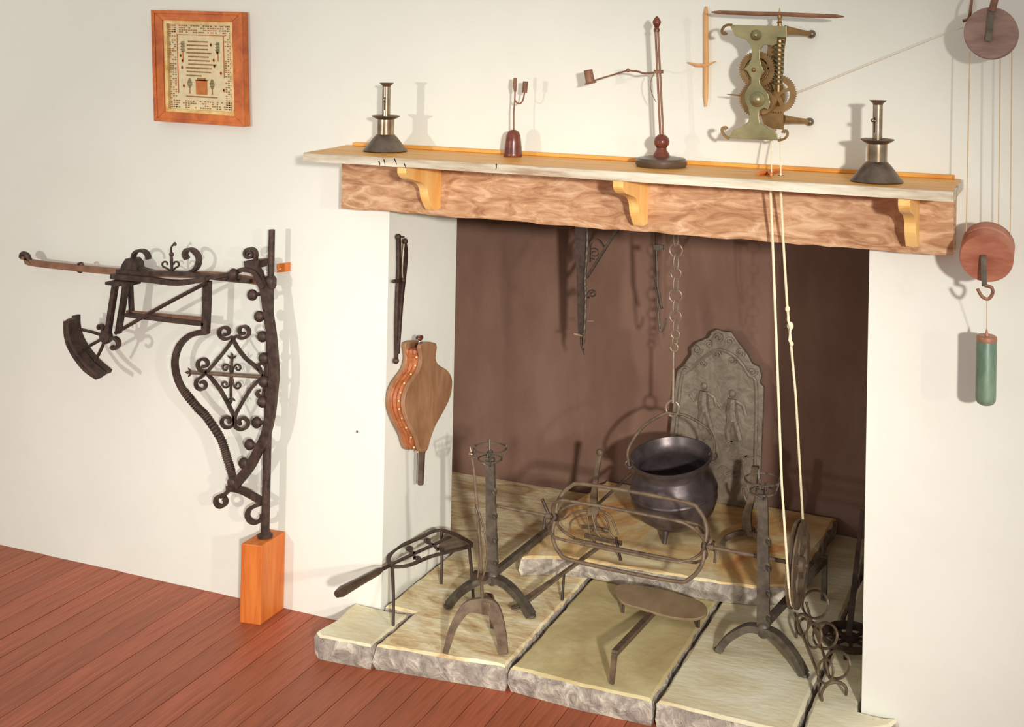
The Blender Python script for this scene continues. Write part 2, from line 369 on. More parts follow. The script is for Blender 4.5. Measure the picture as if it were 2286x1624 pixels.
for s, t in ((.2, .2), (.76, .2)):                      # tall trees
    for k in range(7): stitch(s-.012*(k % 2)-.01, t+k*.018, .05+.014*(k % 2), .014, 3)
    stitch(s+.008, t+.12, .012, .1, 2)
stitch(.41, .655, .18, .17, 2); stitch(.43, .63, .14, .03, 1); stitch(.40, .65, .2, .012, 1)   # house
for s in (.28, .64):
    for k in range(6):
        wd = (.03, .05, .07, .075, .06, .035)[k]; stitch(s-wd/2+.03, .64+k*.019, wd, .016, 3)
    stitch(s+.024, .75, .012, .07, 1)
for s, t in ((.65, .22), (.69, .4), (.7, .47), (.18, .5), (.8, .55), (.2, .72), (.84, .75), (.75, .31), (.16, .36), (.19, .42)):
    stitch(s, t, .03, .022, 2); stitch(s+.008, t-.01, .014, .042, 2)
for k, nm in ((1, 'thread'), (2, 'thread2'), (3, 'thread3')):
    part('embroidery', st[k], M[nm], fr, ('brown stitched verse, border and ground', 'rust stitched house, border lines and flowers', 'green stitched trees and leaves')[k-1], kind='stuff', smooth=False)

# ------------------------------------------------------------------ wooden block and iron crane
blk = B().prism([V(-.746, -.137, 0), V(-.674, -.126, 0), V(-.676, -.002, 0), V(-.748, -.010, 0)], (0, 0, .250))
solo('wooden_block', blk, M['pine'], (-.71, -.07, 0), 'bright orange rectangular wooden block standing on floor under the iron crane pole', 'block', bevel=.003, smooth=False)
YC = -.066
def C(pts, y=YC): return PL(pts, Y, y)
CR = thing('iron_crane', 'black wrought iron fireplace crane with scrollwork, standing on the orange block by the wall', 'fireplace crane', (-.70, YC, .2505))
k0 = U(592, 1186, Y, YC)
def cp(name, pts, r=None, flat=None, y=YC, m='iron', smooth=4, lab=None, rr=None, raw=False, n=8):
    P = C(pts, y); P = P if raw else cr(P, smooth)
    return part(name, B().sweep(P, r or .005, n, flat=flat, rr=rr), M[m], CR, lab)
zb_ = .2515
pb = U(592, 1186, Y, YC); pb.z = zb_+.02
pole = part('pole', B().sweep([U(607, 513, Y, YC), U(603, 700, Y, YC), U(598, 950, Y, YC), pb], .0112, 12, rr=[.9, 1, 1.15, 1.2]), M['iron'], CR)
part('foot', B().lathe([(.024, 0), (.025, .006), (.014, .013), (.014, .024)], (pb.x, pb.y, zb_)), M['iron'], CR)
spine = [(568, 592), (580, 620), (592, 650), (599, 700), (606, 745), (611, 800), (612, 845), (608, 890), (603, 930), (592, 975), (575, 1010), (556, 1045), (525, 1083)]
cp('ratchet_spine', spine, flat=(.016, .030), y=YC-.02)
for (u, v_), (su, sv) in zip(((563.6, 659), (579, 707), (586, 752), (589, 800), (589, 853), (586, 898), (573, 944), (557, 993), (544, 1035), (519, 1077)),
        ((594, 655), (600, 700), (607, 752), (611, 800), (612, 853), (608, 898), (600, 944), (583, 995), (560, 1040), (527, 1080))):
    a = U(u, v_, Y, YC-.02); e = U(su, sv, Y, YC-.02)
    part('knob', B().ball(a, .0185, (1, .75, 1)).sweep([a, e], .0065, 6), M['iron'], CR)
cp('twisted_curve', [(463, 741), (429, 747), (403.5, 768), (392, 797), (392, 826), (403, 861), (426, 893), (461, 931), (493, 980), (506, 1019), (517, 1055), (521, 1087)], flat=(.018, .017), y=YC-.005)
tw = B(); P = cr(C([(412, 875), (440, 910), (461, 931), (493, 980), (506, 1019), (517, 1055)], YC-.005), 8)
for i in range(0, len(P)-1, 1): tw.sweep([P[i], P[i].lerp(P[i+1], .45)], .0145, 6)
part('twist_ridges', tw, M['iron'], CR, kind='stuff')
cp('foot_bar', [(508, 1090), (539, 1095), (584, 1119)], flat=(.018, .018))
cp('foot_scroll', [(512, 1094)]+curl(494, 1120, 13, -70, -.95, .75), flat=(.016, .011))
cp('foot_scroll', [(584, 1125), (574, 1128)]+curl(570, 1150, 18, -110, -.72, .9), flat=(.016, .012))
cp('long_arm', [(48, 572), (62, 575), (68, 586), (160, 597), (266, 607), (384, 612), (496, 616), (572, 628), (600, 636)], flat=(.014, .021), m='bar', lab='rusty brown long top arm with upturned tip')
cp('arm_tip', [(72, 588), (66, 580), (60, 570), (50, 568), (48, 576)], .009, smooth=3, rr=[.8, 1, 1.2, 1])
cp('arm_staple', [(174, 590), (183, 588), (186, 600), (180, 608), (172, 604)], .004)
b = B(); b.prism(C([(272, 590), (280, 578), (294, 578), (302, 588), (305, 606), (266, 606)], YC-.02), (0, .04, 0)); part('arm_clasp', b, M['iron'], CR)
cp('cradle_rail', [(250, 617), (330, 624), (400, 632), (462, 622)], flat=(.02, .017), y=YC-.04)
cp('cradle_rail', [(262, 606), (340, 610), (420, 612), (500, 622), (560, 628)], flat=(.016, .014), y=YC-.02)
cp('cradle_rail', [(400, 634), (430, 627), (462, 622), (520, 610)], flat=(.014, .012), y=YC-.04)
cp('top_scroll', [(331, 579), (330, 570), (322, 561), (308, 560), (299, 570), (300, 586), (316, 599), (352, 609)], flat=(.02, .009))
cp('top_scroll', [(418, 578), (413, 568), (419, 557), (433, 560), (444, 575), (442, 593), (434, 603), (420, 610)], flat=(.022, .010))
cp('finial', [(384, 609), (383, 580), (382, 556), (386, 548), (391, 545)], .0045, rr=[1, 1.2, .8, .6, 1.6])
for sx, cx in ((-1, 369), (1, 393)): part('finial_leaf', B().sweep(cr(C([(384, 606)]+curl(cx, 590, 7.5, 90, -sx*.8, .6)), 2), .0032, 6), M['iron'], CR)
part('finial_bud', B().ball(U(383, 568, Y, YC), .009, (1, .6, .9)), M['iron'], CR)
cp('pole_scroll', [(571, 590), (571, 578)]+curl(558, 567, 14, 10, -1.6, .2), flat=(.016, .008), smooth=2)
b = B().prism(C([(544, 584), (578, 582), (575, 600), (546, 606)], YC-.03), (0, .05, 0)); part('scroll_block', b, M['iron'], CR)
cp('strap', [(500, 622), (528, 608), (545, 602), (568, 608), (580, 625), (588, 643)], flat=(.014, .014), y=YC-.03)
part('knob', B().ball(U(521, 614, Y, YC-.045), .017, (1, .8, 1.25)), M['iron'], CR)
part('collar', B().lathe([(.014, -.02), (.019, -.012), (.019, .012), (.014, .02)], U(604, 631, Y, YC)), M['iron'], CR)
cp('hanger_bar', [(463, 628), (462, 680), (459, 744)], flat=(.02, .022), y=YC-.03)
cp('front_upright', [(258, 634), (249, 690), (240, 752)], flat=(.018, .016), y=YC-.07)
cp('front_upright', [(281, 636), (273, 690), (264, 744)], flat=(.018, .015), y=YC-.04)
cp('back_upright', [(291, 634), (294, 700)], flat=(.014, .013), y=YC-.01)
cp('lower_rail', [(284, 697), (370, 706), (456, 713)], flat=(.012, .012), m='bar', y=YC-.01)
cp('lower_rail', [(284, 703), (370, 714), (458, 724)], flat=(.02, .012), y=YC-.03)
cp('diagonal_brace', [(258, 744), (360, 685), (460, 632)], .0065, y=YC-.05)
cp('top_plate', [(252, 629), (298, 634)], flat=(.07, .010), raw=True, y=YC-.05)
hub = U(237, 752, Y, YC-.07)
part('hub', B().lathe([(.019, -.012), (.024, -.006), (.024, .006), (.019, .012)], hub, axis=(0, 1, 0), n=10).ball(hub, .013), M['iron'], CR)
cp('small_scroll', [(232, 744)]+curl(224, 731, 7, 40, -.8, .5), flat=(.012, .007), y=YC-.07)
cp('small_scroll', [(244, 758), (256, 755), (264, 763), (264, 772), (256, 779), (249, 774)], flat=(.016, .010), y=YC-.07)
for e in ((176, 735), (188, 779), (213, 806)): cp('spoke', [(237, 752), ((237+e[0])/2+2, (752+e[1])/2-1), e], .0055, y=YC-.075)
arc = [[(160, 712), (158, 730), (163, 757), (177, 785), (200, 815), (228, 838)], [(152, 716), (152, 740), (158, 768), (174, 797), (196, 824), (222, 842)], [(170, 704), (171, 728), (178, 755), (194, 782), (216, 808), (243, 831)]]
for k, a in enumerate(arc): cp('arc_plate', a, flat=(.034-.004*k, .0125), y=YC-.09+.02*k)
# diamond panel of scrolls
D = {'t': (520, 757), 'l': (461, 832), 'b': (524, 930), 'r': (590, 836)}
def side(a, m_, c, cl1, cl2): return cl1[::-1]+[a, m_, c]+cl2
cp('panel_scroll', curl(503, 742, 17, 40, 1.25, .28)[::-1]+[(519, 760), (493, 795), (463, 830)]+curl(451, 859, 17, -60, -1.2, .28)[2:], flat=(.012, .0085), smooth=2)
cp('panel_scroll', curl(543, 740, 17, 140, -1.25, .28)[::-1]+[(521, 760), (548, 800), (588, 836)]+curl(581, 877, 13, -60, .9, .3)[5:], flat=(.012, .0085), smooth=2)
cp('panel_scroll', curl(455, 813, 17, 60, 1.2, .28)[::-1]+[(463, 834), (493, 872), (522, 928)]+curl(541, 944, 19, 200, -1.2, .28)[2:], flat=(.012, .0085), smooth=2)
cp('panel_scroll', curl(583, 820, 13, 60, -.9, .3)[::-1][:-3]+[(588, 840), (560, 868), (526, 926)]+curl(507, 941, 18, -30, 1.2, .28)[2:], flat=(.012, .0085), smooth=2)
cp('panel_crossbar', [(428, 832), (520, 838), (594, 843)], .006, m='ironb')
cp('panel_crossbar', [(518, 800), (516, 845), (516, 890)], .0048)
for c_, d_ in (((428, 832), (-1, 0)), ((518, 802), (0, -1)), ((516, 888), (0, 1))):
    b = B()
    for s in (-.9, 0, .9):
        ang = math.atan2(d_[1], d_[0])+s; L = 15 if s == 0 else 13
        e = (c_[0]+L*math.cos(ang), c_[1]+L*math.sin(ang)); mid = ((c_[0]*.4+e[0]*.6), (c_[1]*.4+e[1]*.6))
        b.sweep(C([c_, mid, e]), .0035, 6, rr=[.7, 1.5 if s == 0 else 1.1, .2])
    part('fleur_tip', b, M['iron'], CR)
for cx, cy, a0, t in ((504, 822, 0, -1.1), (531, 822, 180, 1.1), (503, 858, 0, 1.1), (531, 860, 180, -1.1)):
    cp('small_curl', [(517, 838)]+curl(cx, cy, 9, a0, t, .3), .0034, smooth=2)
q = thing('crane_wall_bracket', 'small orange wood block with white staple holding the crane pole to the wall', 'bracket', U(628, 597, Y, 0))
part('mount_block', B().prism(C([(618, 590), (640, 588), (640, 607), (619, 609)], -.022), (0, .021, 0)), M['pine'], q, bevel=.001)
part('staple', B().sweep(C([(592, 603), (592, 611)], YC-.013)+[U(618, 605, Y, -.02), U(628, 600, Y, -.02)], .0032, 6), M['white'], q, 'white metal staple')

# ------------------------------------------------------------------ ember tongs and bellows on the left jamb
def J(pts, off=.014): return PL(pts, X, XJ+off)
tg = thing('ember_tongs', 'slender dark iron tongs hanging on the left side of the fireplace opening', 'tongs', U(890, 810, X, XJ))
part('arm', B().sweep(cr(J([(890, 530), (891, 600), (889, 650), (886, 720), (885, 805)], .012), 4), 0, flat=(.010, .016), ref=(1, 0, 0), rr=[.7, .9, 1.1, .8, .45]), M['iron'], tg)
part('arm', B().sweep(cr(J([(904, 540), (907, 570), (902, 620), (896, 680), (889, 790)], .020), 4), 0, flat=(.008, .013), ref=(1, 0, 0), rr=[.6, .8, 1.1, .9, .5]), M['iron'], tg)
part('spring', B().sweep(cr(J([(902, 545), (899, 580), (898, 610), (900, 622)], .026), 4), .0022, 6), M['irons'], tg, 'pale steel spring')
part('tip', B().ball(U(884, 806, X, XJ+.016), .010), M['iron'], tg)
part('top_knob', B().ball(U(889, 529, X, XJ+.012), .010).ball(U(904, 539, X, XJ+.018), .010), M['iron'], tg)
part('peg', B().sweep(J([(878, 629), (892, 627)], .02), .0055, 6), M['iron'], tg)
part('rivet', B().ball(U(900, 626, X, XJ+.028), .007), M['iron'], tg)
nl = U(889, 528, X, XJ)
part('nail', B().sweep([nl, nl+V(.022, 0, .0)], .003, 6), M['iron'], tg)
bl = thing('bellows', 'brown wooden hand bellows with leather sides hanging nozzle down by the fireplace opening', 'bellows', U(938, 1082, X, XJ))
out = [(940, 770), (974, 767), (973, 800), (980, 815), (1000, 828), (1010, 850), (1006, 885), (990, 920), (973, 950), (962, 980), (954, 1006), (940, 1008), (930, 978), (914, 946), (904, 915), (904, 888), (915, 858), (936, 828), (942, 800)]
TH = .075
top = cr(J(out, TH), 3, True)
part('front_board', B().prism(top, (-.014, 0, 0)), M['bellows'], bl, bevel=.002)
bot = [p-V(TH-.004, 0, 0) for p in top]
part('back_board', B().prism([p+V(.002, 0, 0) for p in bot], (.014, 0, 0)), M['bellows'], bl, bevel=.002)
# leather gusset: folds between boards
lv = []; lf = []; N_ = len(top); K = 7
cen = sum((p for p in top), Vector())/N_
zn = U(940, 800, X, XJ+TH).z
for k in range(K):
    t = k/(K-1); 
    for p in top:
        c_ = p-V(.014+t*(TH-.032), 0, 0); inn = .006 if k % 2 else .0008
        dd = (V(c_.x, cen.y, cen.z)-c_).normalized(); lv.append(c_+dd*(inn+(.02 if p.z > zn else .002)))
for k in range(K-1):
    for i in range(N_): lf.append([k*N_+i, k*N_+(i+1) % N_, (k+1)*N_+(i+1) % N_, (k+1)*N_+i])
part('leather_gusset', B().add(lv, lf), M['leather'], bl, 'tan folded leather side with nail row')
nb = B()
for p in top[::2]:
    if p.z < zn and p.y < cen.y+.03: nb.ball(p-V(.02, 0, 0)+(V(p.x, cen.y, cen.z)-p).normalized()*-.001, .0035, n=6, m=4)
part('nail_row', nb, M['gold'], bl, kind='stuff')
nz = U(942, 1003, X, XJ+TH*.5); ne = U(939, 1082, X, XJ+TH*.45)
part('nozzle', B().sweep([nz+V(0, 0, .02), nz, nz.lerp(ne, .12), ne], .013, 12, rr=[1.5, 1.2, .85, .75]), M['darksteel'], bl, 'dark metal nozzle')
part('nozzle_collar', B().lathe([(.013, -.004), (.017, 0), (.013, .004)], nz), M['leather'], bl)
hk = U(921, 985, X, XJ+.05)
part('side_hook', B().sweep(cr([U(927, 970, X, XJ+.05), U(917, 975, X, XJ+.05), U(917, 990, X, XJ+.05), U(924, 995, X, XJ+.05)], 4), .004, 6), M['leather'], bl)
part('hanging_peg', B().sweep([U(939, 755, X, XJ+.003), U(939, 755, X, XJ+.04)], .006, 8).ball(U(939, 755, X, XJ+.042), .011, (.6, 1.4, .8)), M['turned'], bl)
part('hanging_loop', B().sweep(cr([U(935, 772, X, XJ+.03), U(938, 758, X, XJ+.03), U(944, 772, X, XJ+.03)], 4), .003, 6), M['white'], bl, 'pale hanging thong')

# ------------------------------------------------------------------ things on the shelf
def candlestick(loc, rot, label):
    t = thing('candlestick', label, 'candlestick', loc, 'steel candlesticks on the mantel shelf'); o = Vector(loc)
    part('base', B().lathe([(0, .0005), (.064, .0005), (.067, .003), (.065, .006), (.058, .014), (.047, .028), (.036, .042), (.029, .049), (.026, .052)], o, 40), M['darksteel'], t, 'dull domed base')
    part('lower_tube', B().lathe([(.0255, .048), (.0255, .098)], o, 32), M['steel'], t)
    part('drip_disc', B().lathe([(.012, .092), (.02, .094), (.036, .102), (.043, .107), (.042, .109), (.03, .104), (.013, .103)], o, 36), M['darksteel'], t)
    part('stem', B().lathe([(.0125, .10), (.0125, .200)], o, 24), M['steel'], t)
    part('top_rim', B().lathe([(.0125, .196), (.0135, .2), (.021, .206), (.0215, .208), (.012, .207), (.010, .19)], o, 28, cap=False), M['darksteel'], t)
    a = math.radians(rot); d_ = V(math.cos(a), math.sin(a), 0)
    part('ejector_slot', B().sweep([o+d_*.0127+V(0, 0, .125), o+d_*.0127+V(0, 0, .165)], .0018, 4), M['gap'], t, 'dark slot')
    part('ejector_knob', B().sweep([o+d_*.011+V(0, 0, .155), o+d_*.019+V(0, 0, .157)], .003, 6).ball(o+d_*.021+V(0, 0, .157), .005), M['steel'], t)
    return t
p1 = U(860, 338, Z, ZS1); p2 = U(1957, 406, Z, ZS1)
candlestick((p1.x, p1.y, ZS1), -80, 'steel candlestick with dark flared base at the left end of the mantel shelf')
candlestick((p2.x, p2.y, ZS1), -120, 'steel candlestick with grey flared base at the right end of the mantel shelf')
p = U(1145, 350, Z, ZS1); p.z = ZS1; YR = p.y
rl = thing('rushlight_holder', 'small rushlight holder with iron jaws on a conical reddish wood base', 'rushlight holder', p)
part('wooden_base', B().lathe([(0, .0005), (.027, .0005), (.0285, .004), (.027, .01), (.0235, .045), (.021, .064), (.016, .074), (.008, .079), (0, .08)], p, 12), M['turned'], rl)
part('stem', B().sweep(PL([(1147, 300), (1147, 250), (1149, 225), (1150, 200)], Y, YR), .0024, 8), M['bar'], rl)
part('jaw', B().sweep(PL([(1150, 205), (1149, 190), (1150, 174)], Y, YR), 0, flat=(.008, .009), rr=[.5, 1.1, .7]), M['bar'], rl)
part('counter_arm', B().sweep(cr(PL([(1149, 222), (1154, 230), (1162, 231), (1168, 222), (1171, 206)], Y, YR), 4), .0024, 8), M['bar'], rl)
part('candle_socket', B().lathe([(.0075, 0), (.0078, .033), (.006, .033), (.0055, .002)], U(1171, 207, Y, YR), 14, axis=(.08, 0, 1)), M['bar'], rl)
p = U(1476, 372, Z, ZS1); p.z = ZS1; YA = p.y
ac = thing('adjustable_candle_stand', 'tall candle stand with round dark base and adjustable side arm on the shelf', 'candle stand', p)
part('base', B().lathe([(0, .0005), (.068, .0005), (.072, .006), (.072, .017), (.066, .024), (.04, .028), (0, .028)], p, 40), M['turnedg'], ac)
part('turned_ball', B().lathe([(.026, .026), (.022, .036), (.015, .046), (.014, .052), (.021, .062), (.022, .07), (.019, .08), (.011, .088), (0, .09)], p, 24), M['turned'], ac)
s0 = p+V(0, 0, .085); s1 = U(1466, 66, Y, YA)
sd = V(.0042, 0, 0)
part('stem_rod', B().sweep([s0-sd, s1-sd*.9], .0032, 8), M['bar'], ac)
part('stem_rod', B().sweep([s0+sd, s1+sd*.9], .0032, 8), M['bar'], ac)
part('top_finial', B().lathe([(.008, -.006), (.009, 0), (.006, .006), (.011, .016), (.012, .022), (.008, .03), (.003, .036), (0, .038)], s1, 16), M['turned'], ac)
part('slide_clamp', B().box((-.012, -.007, -.005), (.012, .007, .005), Matrix.Translation(U(1470, 160, Y, YA))), M['bar'], ac)
ar = part('side_arm', B().sweep(cr(PL([(1478, 160), (1440, 164), (1425, 160), (1402, 157)], Y, YA), 4), .0028, 8).sweep(PL([(1402, 157), (1326, 180)], Y, YA), .0024, 8), M['bar'], ac)
part('pivot', B().ball(U(1402, 157, Y, YA), .006), M['bar'], ac)
part('spring_leaf', B().sweep(cr(PL([(1459, 166), (1452, 185), (1455, 208), (1465, 229)], Y, YA), 5), .001, 5), M['bar'], ac)
sc = U(1318, 184, Y, YA)
part('candle_socket', B().lathe([(.016, -.002), (.0165, 0), (.013, .001), (.0125, .036), (.0105, .036), (.0105, .004)], sc, 20, axis=(-.22, 0, 1)).lathe([(.013, -.004), (.019, -.003), (.013, .001)], sc, 20, axis=(-.22, 0, 1)), M['bar'], ac)
tp = thing('wooden_toggle', 'small orange wooden toggle lying on the shelf beneath the jack', 'toggle', U(1712, 388, Z, ZS1+.0005))
a, c = U(1692, 388, Z, ZS1+.006), U(1746, 379, Z, ZS1+.006)
part('stick', B().sweep([a, a.lerp(c, .3), a.lerp(c, .6), c], .0055, 8, rr=[.8, 1.1, 1, .7]), M['pine'], tp)
part('stick_wedge', B().sweep([U(1712, 381, Z, ZS1+.008), U(1722, 390, Z, ZS1+.008)], .004, 6), M['pine'], tp)

# ------------------------------------------------------------------ spit jack
def zj(x, y): return (1580+x/4.777, y/4.777)
YJ = -.15
JK = thing('spit_jack', 'brass clockwork spit jack with gears and worm on the wall above the shelf', 'spit jack', U(1700, 300, Y, -.2))
L_ = [(240, 265), (255, 310), (290, 380), (400, 420), (455, 480), (472, 550), (465, 620), (435, 690), (385, 735), (430, 765), (462, 830), (462, 890), (430, 930), (395, 1000), (395, 1080), (430, 1150), (445, 1230), (430, 1300), (350, 1360), (270, 1385), (240, 1440), (220, 1475)]
R_ = [(760, 1500), (740, 1440), (715, 1400), (660, 1390), (600, 1345), (550, 1310), (545, 1240), (548, 1180), (600, 1150), (640, 1170), (665, 1100), (640, 1000), (600, 950), (560, 900), (550, 860), (570, 800), (600, 770), (565, 680), (550, 600), (555, 530), (600, 475), (690, 490), (730, 470), (735, 400), (840, 395), (840, 280)]
part('front_plate', B().prism(PL([zj(*p) for p in L_+R_], Y, YJ), (0, .006, 0)), M['brass'], JK, 'greenish brass shaped front plate', bevel=.001, smooth=False)
R2 = [(600, 285), (832, 290), (832, 420), (815, 520), (805, 780), (770, 850), (800, 900), (825, 1040), (805, 1180), (808, 1385), (690, 1372), (600, 1330), (555, 1200), (640, 1000), (600, 780), (640, 500)]
part('rear_plate', B().prism(PL([zj(*p) for p in R2], Y, YJ+.07), (0, .006, 0)), M['bronze'], JK, smooth=False)
for cl_ in ([(260, 268), (215, 266), (175, 285), (152, 320), (160, 355), (185, 360), (198, 345)], [(230, 1478), (185, 1452), (155, 1410), (155, 1370), (185, 1360), (200, 1380)], [(750, 1498), (815, 1482), (850, 1440), (842, 1400), (812, 1398), (806, 1420)]):
    part('plate_scroll', B().sweep(cr(PL([zj(*p) for p in cl_], Y, YJ+.003), 4), 0, flat=(.008, .006), rr=[1.3, 1, 1, 1.3, 1.8]), M['bronze'], JK)
def gear(c, R, y, teeth, th=.010, mt='bronze', spokes=4, inr=.66):
    c3 = U(*c, Y, y); b = B(); n = teeth*4; v = []
    for yy in (-th/2, th/2):
        for k in range(n):
            r = R if k % 4 < 2 else R*.93; a = 2*PI*k/n
            v.append(c3+V(r*math.cos(a), yy, r*math.sin(a)))
    for yy in (-th/2, th/2):
        for k in range(n):
            a = 2*PI*k/n; v.append(c3+V(R*inr*math.cos(a), yy, R*inr*math.sin(a)))
    f = []
    for k in range(n):
        l = (k+1) % n
        f += [[k, l, n+l, n+k], [2*n+k, 2*n+l, 3*n+l, 3*n+k][::-1], [k, l, 2*n+l, 2*n+k], [n+k, n+l, 3*n+l, 3*n+k]]
    b.add(v, f)
    for k in range(spokes):
        a = 2*PI*k/spokes+.4; b.sweep([c3, c3+V(R*.8*math.cos(a), 0, R*.8*math.sin(a))], 0, flat=(.006, .01))
    b.lathe([(R*.2, -th), (R*.2, th)], c3, 12, axis=(0, 1, 0))
    o = part('gear', b, M[mt], JK); return c3
ppm = 2677/3.2
g1 = gear(zj(530, 745), 196/4.777/815, YJ+.035, 44)
gear(zj(520, 1055), 190/4.777/815, YJ+.05, 44, inr=.15)
part('rear_disc', B().lathe([(.02, 0), (.041, 0), (.041, .006), (.02, .006)], g1+V(0, .012, 0), 32, axis=(0, 1, 0)), M['bronze'], JK)
part('spiral_ridge', B().sweep([g1+V((.012+.020*k/60)*math.cos(k*.42), -.008, (.012+.020*k/60)*math.sin(k*.42)) for k in range(61)], .0028, 5), M['bronze'], JK)
gear(zj(745, 1000), 200/4.777/800, YJ+.058, 48)
g4 = U(*zj(560, 760), Y, YJ+.055); part('spiral_drum', B().lathe([(.026, -.02), (.026, -.012), (.022, -.008), (.026, -.004), (.026, .004), (.022, .008), (.026, .012), (.026, .03)], g4, 24, axis=(0, 1, 0)), M['bronze'], JK)
g5 = U(*zj(600, 1080), Y, YJ+.04); part('winding_drum', B().lathe([(.034, -.026), (.034, .05)], g5, 28, axis=(0, 1, 0)), M['bronze'], JK)
for c_, r in (((515, 375), .015), ((530, 1060), .021)):
    part('boss', B().lathe([(r, 0), (r*.95, -.004), (r*.6, -.009), (r*.55, -.011), (r*.3, -.014), (0, -.015)], U(*zj(*c_), Y, YJ), 24, axis=(0, 1, 0)), M['brass'], JK)
part('pivot_stud', B().ball(U(*zj(490, 745), Y, YJ-.002), .006), M['bronze'], JK)
YW = YJ+.05
part('worm_shaft', B().sweep(PL([zj(768, 85), zj(766, 200), zj(770, 300), zj(760, 600), zj(750, 980)], Y, YW), .006, 8, rr=[.25, .7, 1.3, 1.3, 1]), M['bronze'], JK)
P = []
a0, a1 = U(*zj(772, 330), Y, YW), U(*zj(745, 900), Y, YW)
for k in range(121):
    t = k/120; c_ = a0.lerp(a1, t); an = t*2*PI*12; P.append(c_+V(.0115*math.cos(an), .0115*math.sin(an), 0))
part('worm_thread', B().sweep(P, .0032, 5, ref=(0, 0, 1)), M['brass'], JK)
part('shaft_collar', B().lathe([(.003, -.012), (.008, -.006), (.004, 0), (.007, .008), (.003, .02)], U(*zj(766, 215), Y, YW), 12), M['bronze'], JK)
fc = U(*zj(768, 150), Y, YW)
fa, fb = U(1588, 27, Y, YW+.02), U(1884, 37, Y, YW-.02)
part('fly_bar', B().sweep([fa, fa.lerp(fb, .06), fa.lerp(fb, .3), fc, fa.lerp(fb, .7), fa.lerp(fb, .94), fb], .006, 8, rr=[.3, .9, 1, 1, 1, .9, .3]), M['bar'], JK, 'long brown spindle shaped fly bar')
for u0, u1 in (((1752, 67), (1812, 76)), ((1748, 266), (1808, 272))):
    a = U(*u0, Y, YJ+.075); c_ = U(*u1, Y, -.012)
    part('wall_arm', B().sweep([a, a.lerp(c_, .5), c_], .011, 10, rr=[1.2, .8, .6]), M['bronze'], JK)
    part('arm_ball', B().ball(c_, .0115), M['darksteel'], JK)
part('peg', B().sweep(PL([zj(205, 1005), zj(340, 1018)], Y, YJ+.04), .003, 6, rr=[.3, 1]), M['bronze'], JK)
for u0 in ((1722, 300), (1742, 290)):
    a = U(*u0, Y, YJ+.05)
# drive rope: jack - through the shelf - around the wheel
WX, WY, WZ, WR = .962, .19, .352, .118
JD = thing('drive_rope', 'looped white rope running from the jack down to the spit wheel', 'rope', (WX, WY, WZ-WR))
def ropeth(P): return B().sweep(P, .0042, 8, ref=(0, 0, 1))
ra = U(1722, 305, Y, -.10); rb = U(1722, 384, Z, ZS1); rb.y = -.16; rb = U(1722, 384, Y, -.16)
l0 = V(rb.x, -.165, ZS1+.01); s1 = U(1720, 432, Y, -.165)
WA = V(WX, WY-WR-.002, WZ-.02); WBk = V(WX, WY+WR*.55, WZ+WR*.84)
lf_ = [U(1722, 305, Y, -.10), U(1722, 384, Y, -.17), U(1720, 432, Y, -.165), U(1724, 520, Y, -.135), U(1745, 1080, Y, .04), WA]
rt_ = [U(1742, 305, Y, -.10), U(1743, 382, Y, -.175), U(1743, 432, Y, -.165), U(1748, 530, Y, -.125), U(1757, 680, Y, -.03), U(1763, 740, Y, -.0), U(1776, 880, Y, .075), WBk]
part('left_strand', B().sweep(lf_, .0036, 8, rr=[.5, .5, 1, 1, 1, 1], ref=(0, 1, 0)), M['rope'], JD)
part('right_strand', B().sweep(rt_, .0036, 8, rr=[.5, .5, 1, 1, 1, 1, 1, 1], ref=(0, 1, 0)), M['rope'], JD)
P = []
for k in range(25):
    an = math.radians(183+ (360-183+57+1-360+ -0)*0) if False else PI+.17+(2*PI-(PI+.17)+ .99)*k/24
    P.append(V(WX, WY+(WR-.004)*math.cos(an), WZ+(WR-.004)*math.sin(an)))
part('wheel_turn', B().sweep(P, .0036, 6, ref=(1, 0, 0)), M['rope'], JD)
kn = B()
for u, v_, r in ((1758, 690, .007), (1764, 728, .0095), (1767, 768, .006)): kn.ball(U(u, v_, Y, -.03+(v_-680)*.0005), r, (1, 1, 1.25), 8, 6)
kn.sweep(PL([(1760, 688), (1759, 715), (1765, 735), (1762, 760), (1768, 772)], Y, -.018), .003, 6)
part('knot', kn, M['rope'], JD)

for u, v_ in ((1721, 385), (1743, 383)):
    c_ = U(u, v_, Y, -.171); part('rope_hole', B().lathe([(0, 0), (.008, 0), (.008, .0006), (0, .0006)], V(c_.x, -.171, ZS1), 16), M['gap'], sh)
solo('nail', B().sweep([U(797, 962, Y, .002), U(797, 966, Y, -.012)], .0025, 6), M['iron'], U(797, 966, Y, -.01), 'tiny black nail in the bare wall left of the bellows', 'nail')
# weights and cords at the right
def pulley(c, r, th, m, label, tilt, strap_up, loc, grp):
    t = thing('pulley_weight', label, 'pulley', loc, grp)
    ax = V(0, -1, tilt).normalized()
    part('block', B().lathe([(0, -th/2), (r*.96, -th/2), (r, -th/2+.004), (r, -.006), (r*.93, -.003), (r*.93, .003), (r, .006), (r, th/2-.004), (r*.97, th/2), (0, th/2)], c, 40, axis=ax), m, t)
    return t, ax
W1 = U(2213, 75, Y, -.13); R1 = .065
t, ax = pulley(W1, R1, .05, M['weightb'], 'grey brown round wooden pulley block at the top right, partly cut off', .05, True, U(2213, 133, Y, -.13), 'round pulley weights at the right')
fpt = lambda u, v_: U(u, v_, Y, -.13-.032)
part('iron_strap', B().sweep([fpt(2206, 92), fpt(2212, 40), fpt(2216, 12)], 0, flat=(.004, .014)), M['irong'], t, 'iron strap let into the face')
part('hook', B().sweep([fpt(2214, 25), fpt(2222, -5), fpt(2224, -60)], .009, 8), M['bar'], t)
